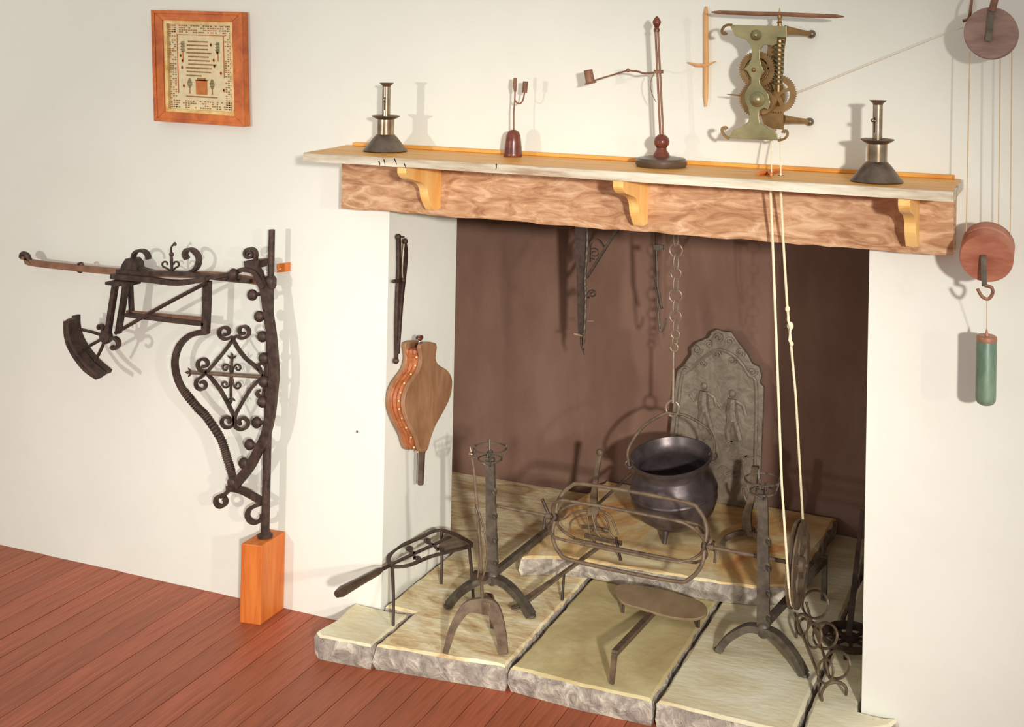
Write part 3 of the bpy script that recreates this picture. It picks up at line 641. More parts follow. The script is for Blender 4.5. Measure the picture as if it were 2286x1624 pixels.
part('wall_peg', B().sweep(cr([U(2149, 47, Y, -.1), U(2163, 40, Y, -.1), U(2168, 10, Y, -.1), U(2171, -30, Y, -.02)], 4), .004, 8), M['bar'], t)
W2 = U(2204, 562, Y, -.15)
t2, ax = pulley(W2, .064, .085, M['weightw'], 'red brown round wooden pulley block with iron hook hanging beside the mantel shelf', -.28, False, U(2204, 620, Y, -.15), 'round pulley weights at the right')
fq = lambda u, v_: U(u, v_, Y, -.15-.052)
part('iron_strap', B().sweep([fq(2196, 570), fq(2196, 605), fq(2198, 640)], 0, flat=(.005, .013)), M['irong'], t2)
part('hook', B().sweep(cr([fq(2198, 638), fq(2213, 642), fq(2216, 655), fq(2206, 668), (fq(2192, 662)), fq(2182, 645)], 4), .0042, 8), M['bar'], t2)
wl = thing('green_weight', 'green cylindrical lead weight hanging on a thin cord below the pulley', 'weight', U(2200, 905, Y, -.13))
wc = U(2200, 905, Y, -.13); Hc = .172
part('cylinder', B().lathe([(0, 0), (.012, .001), (.020, .005), (.0245, .013), (.025, .022), (.025, Hc-.006), (.022, Hc)], wc, 28), M['canister'], wl)
part('copper_cap', B().lathe([(.0252, Hc-.012), (.0255, Hc-.008), (.0252, Hc), (.021, Hc+.003), (.006, Hc+.002)], wc, 28), M['copper'], wl)
part('pointed_lug', B().lathe([(.006, 0), (.004, .008), (.001, .02)], wc+V(0, 0, Hc), 8), M['copper'], wl)
part('cord', B().sweep([wc+V(0, 0, Hc+.016), U(2203, 669, Y, -.15-.052)], .0009, 5), M['cord'], wl)
wc_ = thing('weight_cords', 'thin tan cords running from the jack over the upper pulley down to the lower one', 'cord', U(2204, 500, Y, -.13))
for a, c_, y0, y1 in (((2165, 118), (2157, 520), -.13, -.13), ((2233, 132), (2229, 505), -.13, -.13), ((2259, 115), (2255, 545), -.13, -.13)):
    part('cord', B().sweep([U(*a, Y, y0), U(*c_, Y, y1)], .0014, 5), M['cord'], wc_)
part('jack_cord', B().sweep([U(1778, 210, Y, -.09), U(2106, 78, Y, -.11), U(2149, 62, Y, -.1), U(2163, 60, Y, -.12)], .0009, 5), M['cord'], wc_)

# pale tan upright bar with short cross bar, on the wall left of the jack
wp = thing('wall_cross_bars', 'thin pale tan upright bar with short cross bar on the wall left of the jack', 'wooden stick', U(1576, 236, Y, 0))
part('stick', B().sweep(PL([(1577, 14), (1576, 30), (1577, 130), (1576, 215), (1576, 238)], Y, -.012), .0075, 8, rr=[.4, .9, 1, .9, .4]), M['paletan'], wp)
part('cross_pin', B().sweep(PL([(1536, 139), (1556, 146), (1577, 146), (1598, 137)], Y, -.016), .005, 8, rr=[.3, 1, 1, .3]), M['paletan'], wp)

# ------------------------------------------------------------------ inside the recess
# fireback
YFB = 1.09
ol = [(1486, 1085), (1496, 960), (1508, 850), (1512, 828), (1527, 815), (1543, 792), (1542, 778), (1555, 765), (1581, 755), (1588, 742), (1600, 736), (1618, 742), (1632, 742), (1648, 766), (1666, 788), (1678, 812), (1694, 820), (1700, 840), (1696, 856), (1705, 866), (1700, 990), (1695, 1095)]
P = PL(ol, Y, YFB); P[0].z = HS+.001; P[-1].z = HS+.001
fbk = thing('fireback', 'grey cast iron fireback with scrolled arched top leaning at the rear wall', 'fireback', V((P[0].x+P[-1].x)/2, YFB, HS+.001))
part('plate', B().prism(P, (0, .022, 0)), M['fireback'], fbk, smooth=False, bevel=.003)
q = B()
ins = PL([(1500, 1080), (1520, 850), (1540, 826), (1580, 792), (1610, 782), (1645, 800), (1672, 838), (1688, 870), (1684, 1080)], Y, YFB-.003)
q.sweep(cr(ins, 4), .0065, 6); part('raised_border', q, M['fireback'], fbk)
q = B()
for c_, r, a0, t_ in (((1556, 780), 12, 0, 1.2), ((1583, 768), 10, 90, 1.1), ((1605, 755), 11, 180, 1.2), ((1628, 763), 10, 0, -1.2), ((1652, 788), 11, 60, -1.2), ((1680, 830), 10, 0, 1.1), ((1528, 828), 10, 0, -1.2), ((1568, 810), 9, 0, 1.3), ((1600, 792), 9, 0, -1.2), ((1634, 805), 9, 0, 1.2)):
    part('crest_scroll', B().sweep(PL(curl(c_[0], c_[1], r, a0, t_, .25, 12), Y, YFB-.003), .0045, 5), M['fireback'], fbk)
q = B(); random.seed(3)
def fig(cx, cy, s):                                   # standing relief figure
    q.ball(U(cx, cy-34*s, Y, YFB), .011*s, (1, .7, 1.1), 8, 6)
    q.sweep(PL([(cx, cy-26*s), (cx-2, cy-6*s), (cx+1, cy+10*s)], Y, YFB), .017*s, 8, rr=[.8, 1, 1.1])
    q.sweep(PL([(cx-3, cy+8*s), (cx-8*s, cy+26*s), (cx-6*s, cy+42*s)], Y, YFB), .009*s, 6); q.sweep(PL([(cx+3, cy+8*s), (cx+8*s, cy+26*s), (cx+12*s, cy+42*s)], Y, YFB), .009*s, 6)
    q.sweep(PL([(cx-6*s, cy-22*s), (cx-18*s, cy-8*s), (cx-26*s, cy-20*s)], Y, YFB), .006*s, 6); q.sweep(PL([(cx+6*s, cy-22*s), (cx+18*s, cy-14*s), (cx+22*s, cy+2*s)], Y, YFB), .006*s, 6)
fig(1572, 905, 1.25); fig(1635, 925, 1.35)
for k in range(16):
    u = random.uniform(1520, 1680); v_ = random.uniform(985, 1070); q.sweep(PL(cr([(u, v_, 0), (u+9, v_-6, 0), (u+20, v_-2, 0)], 3), Y, YFB-.001), .0045, 5)
part('relief_figures', q, M['fireback'], fbk, kind='stuff')

# hanging scroll bracket (dark)
def Q(x, y): return (1260+x/3.457, 490+y/3.457)
YH = .72
hb = thing('ratchet_hanger', 'dark iron pot hanger with scroll brace hanging left inside the fireplace', 'pot hanger', U(1302, 790, Y, YH))
pz = PL([Q(72, -60), Q(165, -60), Q(165, 60), Q(160, 500), Q(155, 880), Q(104, 880), Q(95, 500), Q(80, 60)], Y, YH)
part('blade', B().prism(pz, (0, .008, 0)), M['iron'], hb, smooth=False)
tw = [Q(176, -50), Q(176, 200), Q(160, 470), Q(165, 640), Q(150, 960)]
Pp = cr(PL(tw, Y, YH-.015), 14); R0 = []
for k, p in enumerate(Pp): R0.append(1+.35*math.sin(k*1.9))
part('twisted_rod', B().sweep(Pp, .0045, 8, rr=R0), M['irong'], hb)
part('brace', B().sweep(PL([Q(410, 70), Q(172, 450)], Y, YH-.01), 0, flat=(.01, .010)), M['iron'], hb)
part('brace', B().sweep(PL([Q(176, -50), Q(470, -30)], Y, YH-.01), 0, flat=(.01, .010)), M['iron'], hb)
part('arch_scroll', B().sweep(cr(PL([Q(195, 330), Q(200, 200), Q(245, 155), Q(290, 190), Q(312, 245)], Y, YH-.01), 4), 0, flat=(.008, .006)), M['iron'], hb)
part('spiral', B().sweep(PL([Q(*p) for p in curl(232, 260, 48, 90, 1.7, .2)], Y, YH-.01), .0024, 6), M['iron'], hb)
part('spiral', B().sweep(PL([Q(*p) for p in [(175, 600)]+curl(215, 575, 36, 120, 1.6, .2)], Y, YH-.01), .0028, 6), M['iron'], hb)
part('cross_pin', B().sweep(PL([Q(75, 884), Q(140, 900)], Y, YH-.01), .0035, 6), M['irons'], hb)
part('side_pin', B().sweep(PL([Q(180, 785), Q(225, 785)], Y, YH-.01), .002, 6), M['irons'], hb)
part('tip', B().sweep(PL([Q(128, 880), Q(132, 970), Q(155, 1050)], Y, YH), .005, 8, rr=[1, 1, .3]), M['iron'], hb)
part('suspension_rod', B().sweep([U(*Q(120, -55), Y, YH+.004), V(U(*Q(120, -55), Y, YH).x, YH, 1.59)], .006, 8), M['iron'], hb)
# adjustable hook
ah = thing('adjustable_pot_hook', 'narrow adjustable iron pot hook hanging left of the chain', 'pot hook', U(1478, 740, Y, .70))
part('upper_bar', B().sweep(PL([Q(688, -60), Q(692, 200), Q(700, 520), Q(752, 690)], Y, .70), 0, flat=(.006, .008)), M['iron'], ah)
part('lower_bar', B().sweep(PL([Q(712, 240), Q(722, 520), Q(752, 680)], Y, .69), 0, flat=(.004, .005)), M['irong'], ah)
part('hook', B().sweep(cr(PL([Q(712, 540), Q(722, 700), Q(735, 840), Q(755, 865), Q(780, 810), Q(785, 770)], Y, .70), 4), .0035, 6), M['irong'], ah)
part('slide_loop', B().box((-.018, -.006, -.008), (.018, .006, .008), Matrix.Translation(U(*Q(728, 215), Y, .69))), M['irong'], ah)
part('suspension_rod', B().sweep([U(*Q(688, -58), Y, .70), V(U(*Q(688, -58), Y, .70).x, .712, 1.59)], .005, 8), M['iron'], ah)
# crossbar up in the chimney that carries them
cb = B().sweep([V(-1.098, .72, 1.60), V(2.098, .72, 1.60)], .012, 10)
solo('chimney_bar', cb, M['iron'], (.5, .72, 1.59), 'iron bar across the chimney hidden behind the beam, carrying hooks and chain', 'bar')
# chain
YP = .72
ch = thing('pot_chain', 'iron chain of large round rings with long hook holding the pot', 'chain', U(1502, 925, Y, YP))
ring_c = [(1511, 360, 14), (1510, 420, 14), (1510, 480, 14)]
cen_ = [(1510, 400, 13), (1510, 454, 14), (1509, 508, 12), (1509, 559, 15), (1509, 611, 12), (1508, 661, 15), (1508, 707, 13.5), (1508, 747, 10), (1505, 776, 9)]
last = None
for u, v_, r in cen_:
    c_ = U(u, v_, Y, YP); R = r/650
    part('ring', B().ring(c_, R, .0024, (0, 1, 0), 22, 6), M['irons'], ch)
    if last is not None:
        a = last[0]; z0, z1 = a.z-last[1]+.004, c_.z+R-.004; mid = (z0+z1)/2; h = (z0-z1)/2+.006
        part('link', B().ring(V((a.x+c_.x)/2, YP, mid), h, .0022, (1, .25, 0), 18, 6, sx=1).sweep([V(a.x, YP, z0), V(c_.x, YP, z1)], .0001, 3), M['irons'], ch) if False else part('link', B().sweep([V((a.x+c_.x)/2+.006*math.cos(k*PI/8), YP+.008*math.cos(k*PI/8), mid+h*math.sin(k*PI/8)) for k in range(16)], .0022, 6, closed=True), M['irons'], ch)
    last = (c_, R)
c_ = U(1510, 380, Y, YP); part('top_link', B().sweep([V(c_.x, YP, 1.60+.014), V(c_.x+.002, YP, c_.z-.02)], .003, 6), M['irons'], ch)
hk0 = U(1504, 786, Y, YP); hk1 = U(1503, 900, Y, YP)
part('hook_rod', B().sweep([hk0, hk1], .0055, 8, rr=[.7, 1.1]), M['irons'], ch)
part('hook_eye', B().sweep(cr(PL([(1503, 893), (1494, 898), (1487, 908), (1490, 922), (1501, 930), (1512, 924), (1516, 908), (1509, 898)], Y, YP), 3), .0036, 6), M['irons'], ch)

# pot
pc = U(1498, 1022, Y, YP); PXc, PZr = pc.x, pc.z
POT = thing('iron_pot', 'round bellied black cast iron pot with bail handle and three feet hanging over the hearth', 'cooking pot', V(PXc, YP, HS+.004))
zr = PZr
prof = [(0, -.262), (.05, -.258), (.10, -.238), (.138, -.200), (.153, -.155), (.152, -.112), (.140, -.072), (.128, -.046), (.126, -.036), (.136, -.014), (.144, .0), (.144, .008), (.139, .008), (.130, -.012), (.119, -.036), (.121, -.048), (.134, -.075), (.145, -.112), (.146, -.155), (.132, -.196), (.095, -.230), (.04, -.25), (0, -.252)]
prof = [(r_, z_*.93) for r_, z_ in prof]
PA = V(-.05, -.17, 1).normalized()
part('body', B().lathe(prof, (PXc, YP, zr), 48, axis=PA), M['cast'], POT)
qr = V(0, 0, 1).rotation_difference(PA)
part('belly_band', B().lathe([(.1525, -.118), (.1555, -.113), (.1525, -.108)], (PXc, YP, zr), 48, axis=PA, cap=False), M['cast'], POT)
for a in (-95, 25, 145):
    a = math.radians(a); d_ = V(math.cos(a), math.sin(a), 0)
    p0 = V(PXc, YP, zr)+qr @ (d_*.09+V(0, 0, -.218)); 
    part('foot', B().sweep([p0, p0.lerp(V(p0.x+d_.x*.012, p0.y+d_.y*.012, HS+.003), 1)], .009, 8, rr=[1.3, .8]), M['cast'], POT)
ta, tb = U(1417, 1062, Y, YP-.05), U(1590, 1004, Y, YP+.03)
lug1 = V(PXc, YP, zr)+qr @ V(-.136, -.055, -.015); lug2 = V(PXc, YP, zr)+qr @ V(.136, .055, -.012)
for lg in (lug1, lug2): part('lug', B().ring(lg+V(0, 0, .004), .013, .0042, (lg-V(PXc, YP, lg.z)).cross(V(0, 0, 1)), 14, 6), M['cast'], POT)
top = U(1505, 925, Y, YP)
bail = [lug1+V(0, 0, .0), lug1+V(-.006, 0, .055), lug1.lerp(top, .55)+V(-.042, -.006, .03), top+V(-.035, -.01, -.002), top+V(.0, 0, 0), top+V(.04, .012, -.004), lug2.lerp(top, .5)+V(.045, .008, .03), lug2+V(.003, 0, .05), lug2]
part('bail_handle', B().sweep(cr(bail, 5), .0052, 8), M['ironb'], POT)

# ------------------------------------------------------------------ spit dogs
def leg(a, b_, c_, name, m, t, fl=(.016, .02), rr=(1.1, 1, 1, .9), ref=(0, 0, 1)):
    P = cr([a, b_, c_], 8); return part(name, B().sweep(P, 0, flat=fl, ref=ref, rr=list(rr)), m, t)
def spit_dog(xc, yc, xt, feet, zbase, ztop, label, billet_end, mats, side):
    t = thing('spit_dog', label, 'andiron', V(xc, yc, H1), 'pair of spit dogs holding the spit')
    m = M[mats]
    part('column', B().sweep([V(xc, yc, zbase), V((xc+xt)/2, yc, (zbase+ztop)/2), V(xt, yc, ztop)], 0, flat=(.012, .034), rr=[1.15, 1, .85]), m, t)
    for k, z in enumerate((.20, .27, .345, .42)):
        a = V(xc+(xt-xc)*(z-zbase)/(ztop-zbase)+.012, yc-.002, z)
        part('spit_hook', B().sweep(cr([a+V(0, 0, .012), a+V(.010, -.004, .004), a+V(.012, -.02, 0), a+V(.010, -.026, .014)], 4), .0042, 6), m, t)
    for fx, fy in feet:
        a = V(xc, yc, zbase+.012); e = V(fx, fy, H1+.007); mid = V(xc+(fx-xc)*.5, yc+(fy-yc)*.5, zbase+.012)
        out_ = V(fx-xc, fy-yc, 0).normalized()
        P = cr([a, V(xc+(fx-xc)*.35, yc+(fy-yc)*.35, zbase+.01), V(xc+(fx-xc)*.75, yc+(fy-yc)*.75, (zbase+H1)/2+.012), e], 6)
        part('leg', B().sweep(P, 0, flat=(.020, .027), ref=(0, 0, 1), rr=[1.2, 1, .9, 1.1]), m, t)
        part('foot', B().ball(e, .012, (1.3, 1.3, .58)), m, t)
    part('junction_boss', B().ball(V(xc, yc-.004, zbase+.012), .021, (1, .7, 1.1)), m, t)
    bx, by, bz, fz = billet_end
    part('billet_bar', B().sweep([V(xc, yc, zbase+.025), V((xc+bx)/2, (yc+by)/2, (zbase+bz)/2+.012), V(bx, by, bz)], 0, flat=(.02, .018), ref=(0, 0, 1)), m, t)
    part('rear_foot', B().sweep([V(bx, by, bz+.012), V(bx, by+.004, fz+.001)], 0, flat=(.016, .018)), m, t)
    # cup cage
    c_ = V(xt, yc, ztop); R = .052
    up = .03
    part('cup_ring', B().ring(c_+V(0, 0, up), R, .0028, (0, 0, 1), 28, 6), m, t)
    part('cup_ring', B().ring(c_+V(0, 0, -.004), R*.72, .0028, (0, 0, 1), 28, 6), m, t)
    for k in range(4):
        a = k*PI/2+.5; d_ = V(math.cos(a), math.sin(a), 0)
        part('cup_rib', B().sweep(cr([c_+V(0, 0, -.03), c_+d_*.03+V(0, 0, -.012), c_+d_*R*.85+V(0, 0, .004), c_+d_*R+V(0, 0, up+.012)], 4), .0026, 6), m, t)
    part('fork_prong', B().sweep([c_+V(-.007, 0, -.03), c_+V(-.010, 0, .03)], .003, 6), m, t)
    part('fork_prong', B().sweep([c_+V(.005, 0, -.03), c_+V(.007, 0, .022)], .003, 6), m, t)
    return t
YD = .17
cl0 = U(1100, 1292, Y, YD); ct0 = U(1094, 1022, Y, YD)
spit_dog(cl0.x, YD, ct0.x, ((-.117, .074), (.150, .118)), .135, ct0.z, 'left spit dog with wire cup on top, standing on the pale left hearth stone', (cl0.x+.012, .58, .150, H1), 'irong', 1)
cr0 = U(1705, 1385, Y, YD-.02); ct1 = U(1703, 1094, Y, YD-.02)
spit_dog(cr0.x, YD-.02, ct1.x, ((.742, .146), (1.003, .107)), .150, ct1.z, 'right spit dog with wire cup on top, standing on the hearth beside the spit wheel', (.965, .60, .205, H1), 'irong', -1)

# spit with cage
YSP = YD+.014
s0 = U(1113, 1131, Y, YSP); zs_ = .352
SPZ0, SPZ1 = U(1113, 1131, Y, YSP).z, WZ
sa, sb = V(cl0.x-.0, YSP, SPZ0), V(WX-.0, WY, WZ)
sp = thing('basket_spit', 'long iron cage spit with grooved end wheel laid across the two spit dogs', 'spit', V(.45, YSP, .3))
def on(t_): return sa.lerp(sb, t_)
def xt(u): 
    lo, hi = 0, 1
    for _ in range(40):
        m_ = (lo+hi)/2; p = on(m_)-CAM; q_ = RW.transposed() @ p; uu = PX+F*q_.x/q_.y
        if uu < u: lo = m_
        else: hi = m_
    return lo
tc0, tc1 = xt(1240), xt(1572)
part('spit_rod', B().sweep([on(-.03), on(tc0)], .0056, 8), M['ironb'], sp)
part('spit_rod', B().sweep([on(tc1), on(1.03)], .0065, 8), M['ironb'], sp)
c0, c1 = on(tc0), on(tc1); axd = (c1-c0); Ls = axd.length; ad = axd.normalized()
n1 = V(0, 1, 0); n2 = ad.cross(n1).normalized()*-1
if n2.z < 0: n2 = -n2
Rr = .112
for k, ang in enumerate((68, 8, 128)):
    a = math.radians(ang); dr = n1*math.cos(a)+n2*math.sin(a)
    for s in (1, -1):
        P = [c0, c0+dr*s*Rr*.45+ad*.0, c0+dr*s*Rr*.85+ad*.03, c0+dr*s*Rr+ad*.09, c0+dr*s*Rr+ad*(Ls-.09), c0+dr*s*Rr*.85+ad*(Ls-.03), c0+dr*s*Rr*.45+ad*Ls, c1]
        part('cage_rod', B().sweep(cr(P, 6), .0062 if k == 0 else .0044, 8), M['ironb'], sp)
for c_ in (c0, c1): part('cage_hub', B().ball(c_, .014, (.7, 1, 1)), M['iron'], sp)
for c_, s in ((c0, -1), (c1, 1)):
    e = c_+ad*s*.035
    part('wing_screw', B().sweep([c_+ad*s*.02, e+V(-.012*1, -.0, .05)*(1 if s < 0 else .4)+V(0, 0, 0)], .005, 6).sweep([e, e+V(.004, -.02, -.035)], .004, 6), M['iron'], sp)
    part('bolt', B().lathe([(.011, -.008), (.011, .008)], c_+ad*s*.022, 8, axis=ad), M['ironb'], sp)

# spit wheel
c_ = V(WX, WY, WZ)
n = 44; prof = [(WR*.70, -.011), (WR+.004, -.011), (WR+.004, -.006), (WR-.010, -.002), (WR-.010, .002), (WR+.004, .006), (WR+.004, .011), (WR*.70, .011), (WR*.70, -.011)]
wh = part('wheel', B().lathe(prof, c_, n, axis=(1, 0, 0), cap=False), M['ironb'], sp, 'large grooved wheel on the right end')
for k in range(6):
    a = k*PI/3+.3; d_ = V(0, math.cos(a), math.sin(a))
    part('spoke', B().sweep([c_, c_+d_*WR*.74], 0, flat=(.012, .022), ref=(1, 0, 0)), M['ironb'], wh)
part('hub', B().lathe([(.022, -.016), (.024, .0), (.022, .018), (.012, .024)], c_, 16, axis=(1, 0, 0)), M['ironb'], wh)

# ------------------------------------------------------------------ thin toasting stand in front of the left dog
ts = thing('toasting_stand', 'slim ball topped iron toasting stand in front of the left spit dog', 'toasting stand', V(.09, -.13, H1))
YT = -.125
f1, f2 = V(.015, -.183, H1+.005), V(.173, -.123, H1+.006); f3 = V(.075, .01, H1+.005); tp_ = U(1078, 1352, Y, YT)
for e, rr in ((f1, [1.5, 1.0, .7, .5]), (f2, [1.5, 1.3, 1, .8]), (f3, [1.2, .8, .7, .6])):
    P = cr([tp_, V(tp_.x+(e.x-tp_.x)*.45, tp_.y+(e.y-tp_.y)*.45, tp_.z-.004), V(tp_.x+(e.x-tp_.x)*.8, tp_.y+(e.y-tp_.y)*.8, (tp_.z+H1)/2+.01), e], 6)
    part('leg', B().sweep(P, 0, flat=(.014, .031), ref=(.3, -1, .1), rr=rr), M['ironb'], ts)
part('crown_plate', B().box((-.028, -.009, -.024), (.028, .009, .014), Matrix.Translation(tp_)), M['ironb'], ts, bevel=.003)
part('rod', B().sweep(PL([(1077, 1346), (1071, 1200), (1065, 1130), (1057, 1040), (1053, 1022)], Y, YT), .0055, 8, rr=[1, 1, 1, .8, .6]), M['ironb'], ts)
part('ball_top', B().ball(U(1052, 1014, Y, YT), .0085, (1, 1, .8)).sweep(PL([(1052, 1012), (1050, 998)], Y, YT), .0025, 6, rr=[1, .3]), M['steel'], ts, 'bright steel ball top')
part('slide_fork', B().sweep(cr(PL([(1064, 1128), (1082, 1190), (1087, 1240), (1078, 1290), (1068, 1300)], Y, YT-.01), 5), .003, 6), M['ironb'], ts)
part('slide_fork', B().sweep(cr(PL([(1062, 1135), (1068, 1180), (1072, 1240), (1066, 1290)], Y, YT-.014), 5), .003, 6), M['ironb'], ts)
part('slide_catch', B().box((-.022, -.012, -.01), (.022, .010, .008), Matrix.Translation(U(1072, 1285, Y, YT))), M['iron'], ts)

# ------------------------------------------------------------------ long handled trivet
tv = thing('long_handled_trivet', 'iron trivet with long dark handle standing at the left of the hearth', 'trivet', V(-.16, .08, H1))
ZT = .222
def tz(pts, z=ZT): return PL(pts, Z, z)
part('top_frame', B().sweep(cr(tz([(872, 1262), (868, 1245), (885, 1225), (930, 1205), (985, 1184), (1052, 1215), (1020, 1228), (962, 1243), (915, 1262), (885, 1266)]), 4, True), 0, flat=(.006, .013), ref=(0, 0, 1), closed=True), M['iron'], tv)
part('centre_bar', B().sweep(tz([(866, 1264), (930, 1234), (1005, 1200)]), 0, flat=(.005, .012), ref=(0, 0, 1)), M['iron'], tv)
for c_ in ((915, 1226), (932, 1248), (955, 1208), (985, 1228)):
    part('leaf_scroll', B().sweep(tz([(925, 1236) if c_[0] < 940 else (968, 1218)]+[(c_[0]+(7*(1-k*.06))*math.cos(k*.5+3), c_[1]+(5*(1-k*.06))*math.sin(k*.5+3)) for k in range(12)]), 0, flat=(.005, .008), ref=(0, 0, 1)), M['iron'], tv)
part('back_plate', B().prism(tz([(995, 1190), (1050, 1214), (1022, 1226), (1000, 1232), (978, 1222), (985, 1205)]), (0, 0, -.005)), M['ironb'], tv, 'pierced plate at the far end', smooth=False)
for (u, v_), (tu, tv_) in (((878, 1398), (876, 1264)), ((985, 1305), (986, 1187)), ((1057, 1348), (1047, 1216))):
    e = U(u, v_, Z, H1+.004); s_ = U(tu, tv_, Z, ZT)
    part('leg', B().sweep(cr([s_, s_.lerp(e, .5)+V(.002, 0, 0), e], 4), .0052, 8, rr=[1.1, 1, .9]), M['iron'], tv)
h0, h1_, h2 = tz([(868, 1264), (852, 1272), (752, 1327)])
part('handle_tang', B().sweep([h0, h1_], .006, 8), M['iron'], tv)
part('handle', B().sweep([h1_, h1_.lerp(h2, .08), h1_.lerp(h2, .5), h1_.lerp(h2, .9), h2], .0155, 12, rr=[.45, .75, .85, 1.05, .7]), M['turnedg'], tv, 'dark turned wooden handle')

# ------------------------------------------------------------------ wheel toaster with long handle
to = thing('hearth_toaster', 'long handled iron toaster with curved rails standing beneath the spit cage', 'toaster', V(.2, .4, H1))
hA = U(1148, 1360, Z, H1+.018); hB = U(1345, 1216, Z, HS+.06)
P = [hA, hA.lerp(hB, .15), hA.lerp(hB, .5), hB]
part('handle', B().sweep(P, 0, flat=(.009, .016), ref=(0, 0, 1), rr=[.8, 1.7, .75, .75]), M['ironb'], to)
part('handle_eye', B().sweep([U(1145+8*math.cos(k)*1.2+6, 1362-5*math.sin(k)-5, Z, H1+.020) for k in [i*PI/5 for i in range(10)]], .003, 6, closed=True), M['ironb'], to)
e = U(1255, 1342, Z, H1+.003); s_ = hA.lerp(hB, .55)
part('handle_leg', B().sweep([s_, e], .0045, 8), M['iron'], to)
ya = .50
for us in ([(1310, 1148), (1313, 1170), (1318, 1195), (1328, 1208)], [(1322, 1150), (1328, 1175), (1336, 1195), (1350, 1205)], [(1340, 1140), (1360, 1150), (1370, 1170), (1380, 1195)], [(1345, 1150), (1356, 1165), (1362, 1190), (1372, 1202)], [(1250, 1160), (1262, 1158), (1280, 1145), (1312, 1140)], [(1272, 1185), (1275, 1165), (1295, 1152), (1318, 1150)]):
    part('curved_rail', B().sweep(cr(PL(us, Y, ya), 4), .0036, 6), M['ironb'], to)
part('rail_band', B().sweep(cr(PL([(1305, 1196), (1340, 1204), (1388, 1214)], Y, ya), 4), 0, flat=(.006, .014)), M['ironb'], to)
part('pivot_plate', B().prism(PL([(1312, 1134), (1332, 1130), (1340, 1142), (1330, 1152), (1312, 1150)], Y, ya-.004), (0, .008, 0)), M['ironb'], to)
for (u, v_), (u1, v1) in (((1325, 1198), (1327, 1214)), ((1375, 1200), (1386, 1252))):
    ee = U(u1, v1, Z, HS+.003); part('leg', B().sweep([U(u, v_, Y, ya), ee], .0048, 8), M['iron'], to)

# upright iron handle standing behind the cage
up = thing('kettle_tilter', 'upright iron lever with rounded knob end standing behind the spit cage', 'lever', U(1330, 1185, Z, HS+.002))
yu = U(1330, 1185, Z, HS+.002).y
part('lever', B().sweep(cr(PL([(1328, 1150), (1326, 1110), (1330, 1075), (1335, 1040), (1338, 1012)], Y, yu), 5), 0, flat=(.012, .020), rr=[1.3, 1.2, .75, .7, 1.1]), M['ironb'], up)
part('knob', B().ball(U(1339, 1011, Y, yu), .0135, (1, .8, 1)), M['ironb'], up)
ls = U(1328, 1187, Z, HS+.004)
part('stem', B().sweep([U(1328, 1150, Y, yu), ls], .007, 8), M['ironb'], up)
part('foot', B().sweep([ls+V(-.05, .01, .004), ls+V(0, 0, .012), ls+V(.05, .015, .004)], .006, 8), M['ironb'], up)
part('side_rod', B().sweep([U(1333, 1128, Y, yu), U(1372, 1092, Y, yu+.03), U(1410, 1058, Y, yu+.06)], .0055, 8), M['iron'], up)

# small stand behind the right dog
ss = thing('small_stand', 'small dark iron stand with two arched feet behind the right spit dog', 'stand', U(1665, 1205, Z, HS))
y3 = U(1640, 1205, Z, HS).y
part('post', B().sweep(cr(PL([(1668, 1190), (1668, 1150), (1676, 1120), (1682, 1085), (1685, 1052)], Y, y3), 4), 0, flat=(.02, .024), rr=[1.6, 1.2, .9, .9, 1]), M['ironb'], ss)
part('knob', B().box((-.012, -.012, -.012), (.012, .012, .014), Matrix.Translation(U(1686, 1050, Y, y3))), M['ironb'], ss, bevel=.004)
for e in ((1612, 1216), (1712, 1222)):
    ee = U(*e, Z, HS+.004); s_ = U(1668, 1190, Y, y3)
    part('leg', B().sweep(cr([s_, s_.lerp(ee, .4)+V(0, 0, .014), s_.lerp(ee, .85)+V(0, 0, .014), ee], 5), 0, flat=(.014, .017), ref=(0, 1, 0)), M['ironb'], ss)
ee = U(1668, 1190, Y, y3); part('leg', B().sweep(cr([ee, V(ee.x, y3+.05, ee.z-.004), V(ee.x, y3+.09, HS+.004)], 5), 0, flat=(.014, .017), ref=(1, 0, 0)), M['ironb'], ss)
for s in (-1, 1):
    part('side_horn', B().sweep(cr([U(1675, 1130, Y, y3), U(1675+s*12, 1112, Y, y3), U(1675+s*16, 1092, Y, y3)], 4), .005, 6), M['ironb'], ss)

# ------------------------------------------------------------------ flat iron plate with bent leg (front)
bk = thing('oval_baking_plate', 'oval flat iron plate on a bent leg, tilted against the upper hearth slab', 'baking plate', V(.45, .1, H1))
P0 = U(1450, 1368, Z, H1+.035); e1 = U(1400, 1312, Z, HS-.008); e2 = U(1560, 1335, Z, HS-.008)
nn = (e2-e1).cross(P0-e1).normalized()
olp = [(1372, 1312), (1390, 1304), (1430, 1307), (1480, 1316), (1540, 1334), (1568, 1345), (1579, 1360), (1574, 1374), (1550, 1382), (1510, 1380), (1470, 1371), (1430, 1358), (1395, 1348), (1378, 1332)]
PP = [UP(u, v_, e1, nn) for u, v_ in cr([(a, c_, 0) for a, c_ in olp], 3, True) for _ in [0]] if False else [UP(p.x, p.y, e1, nn) for p in cr([(a, c_, 0) for a, c_ in olp], 3, True)]
if nn.z < 0: nn = -nn
part('plate', B().prism(PP, -nn*.009), M['platei'], bk, bevel=.002)
j0 = UP(1452, 1366, e1, nn)-nn*.012; ft = U(1366, 1527, Z, H1+.003); el = V(ft.x, ft.y, 0); el = U(1372, 1459, Y, ft.y+.0)
part('support_bar', B().sweep([j0+(j0-el).normalized()*.03, j0, el], 0, flat=(.014, .018), ref=(0, 0, 1)), M['ironb'], bk)
part('bent_leg', B().sweep([el, el.lerp(ft, .5), ft], 0, flat=(.010, .015), ref=(0, 1, 0), rr=[1, 1, .8]), M['ironb'], bk)
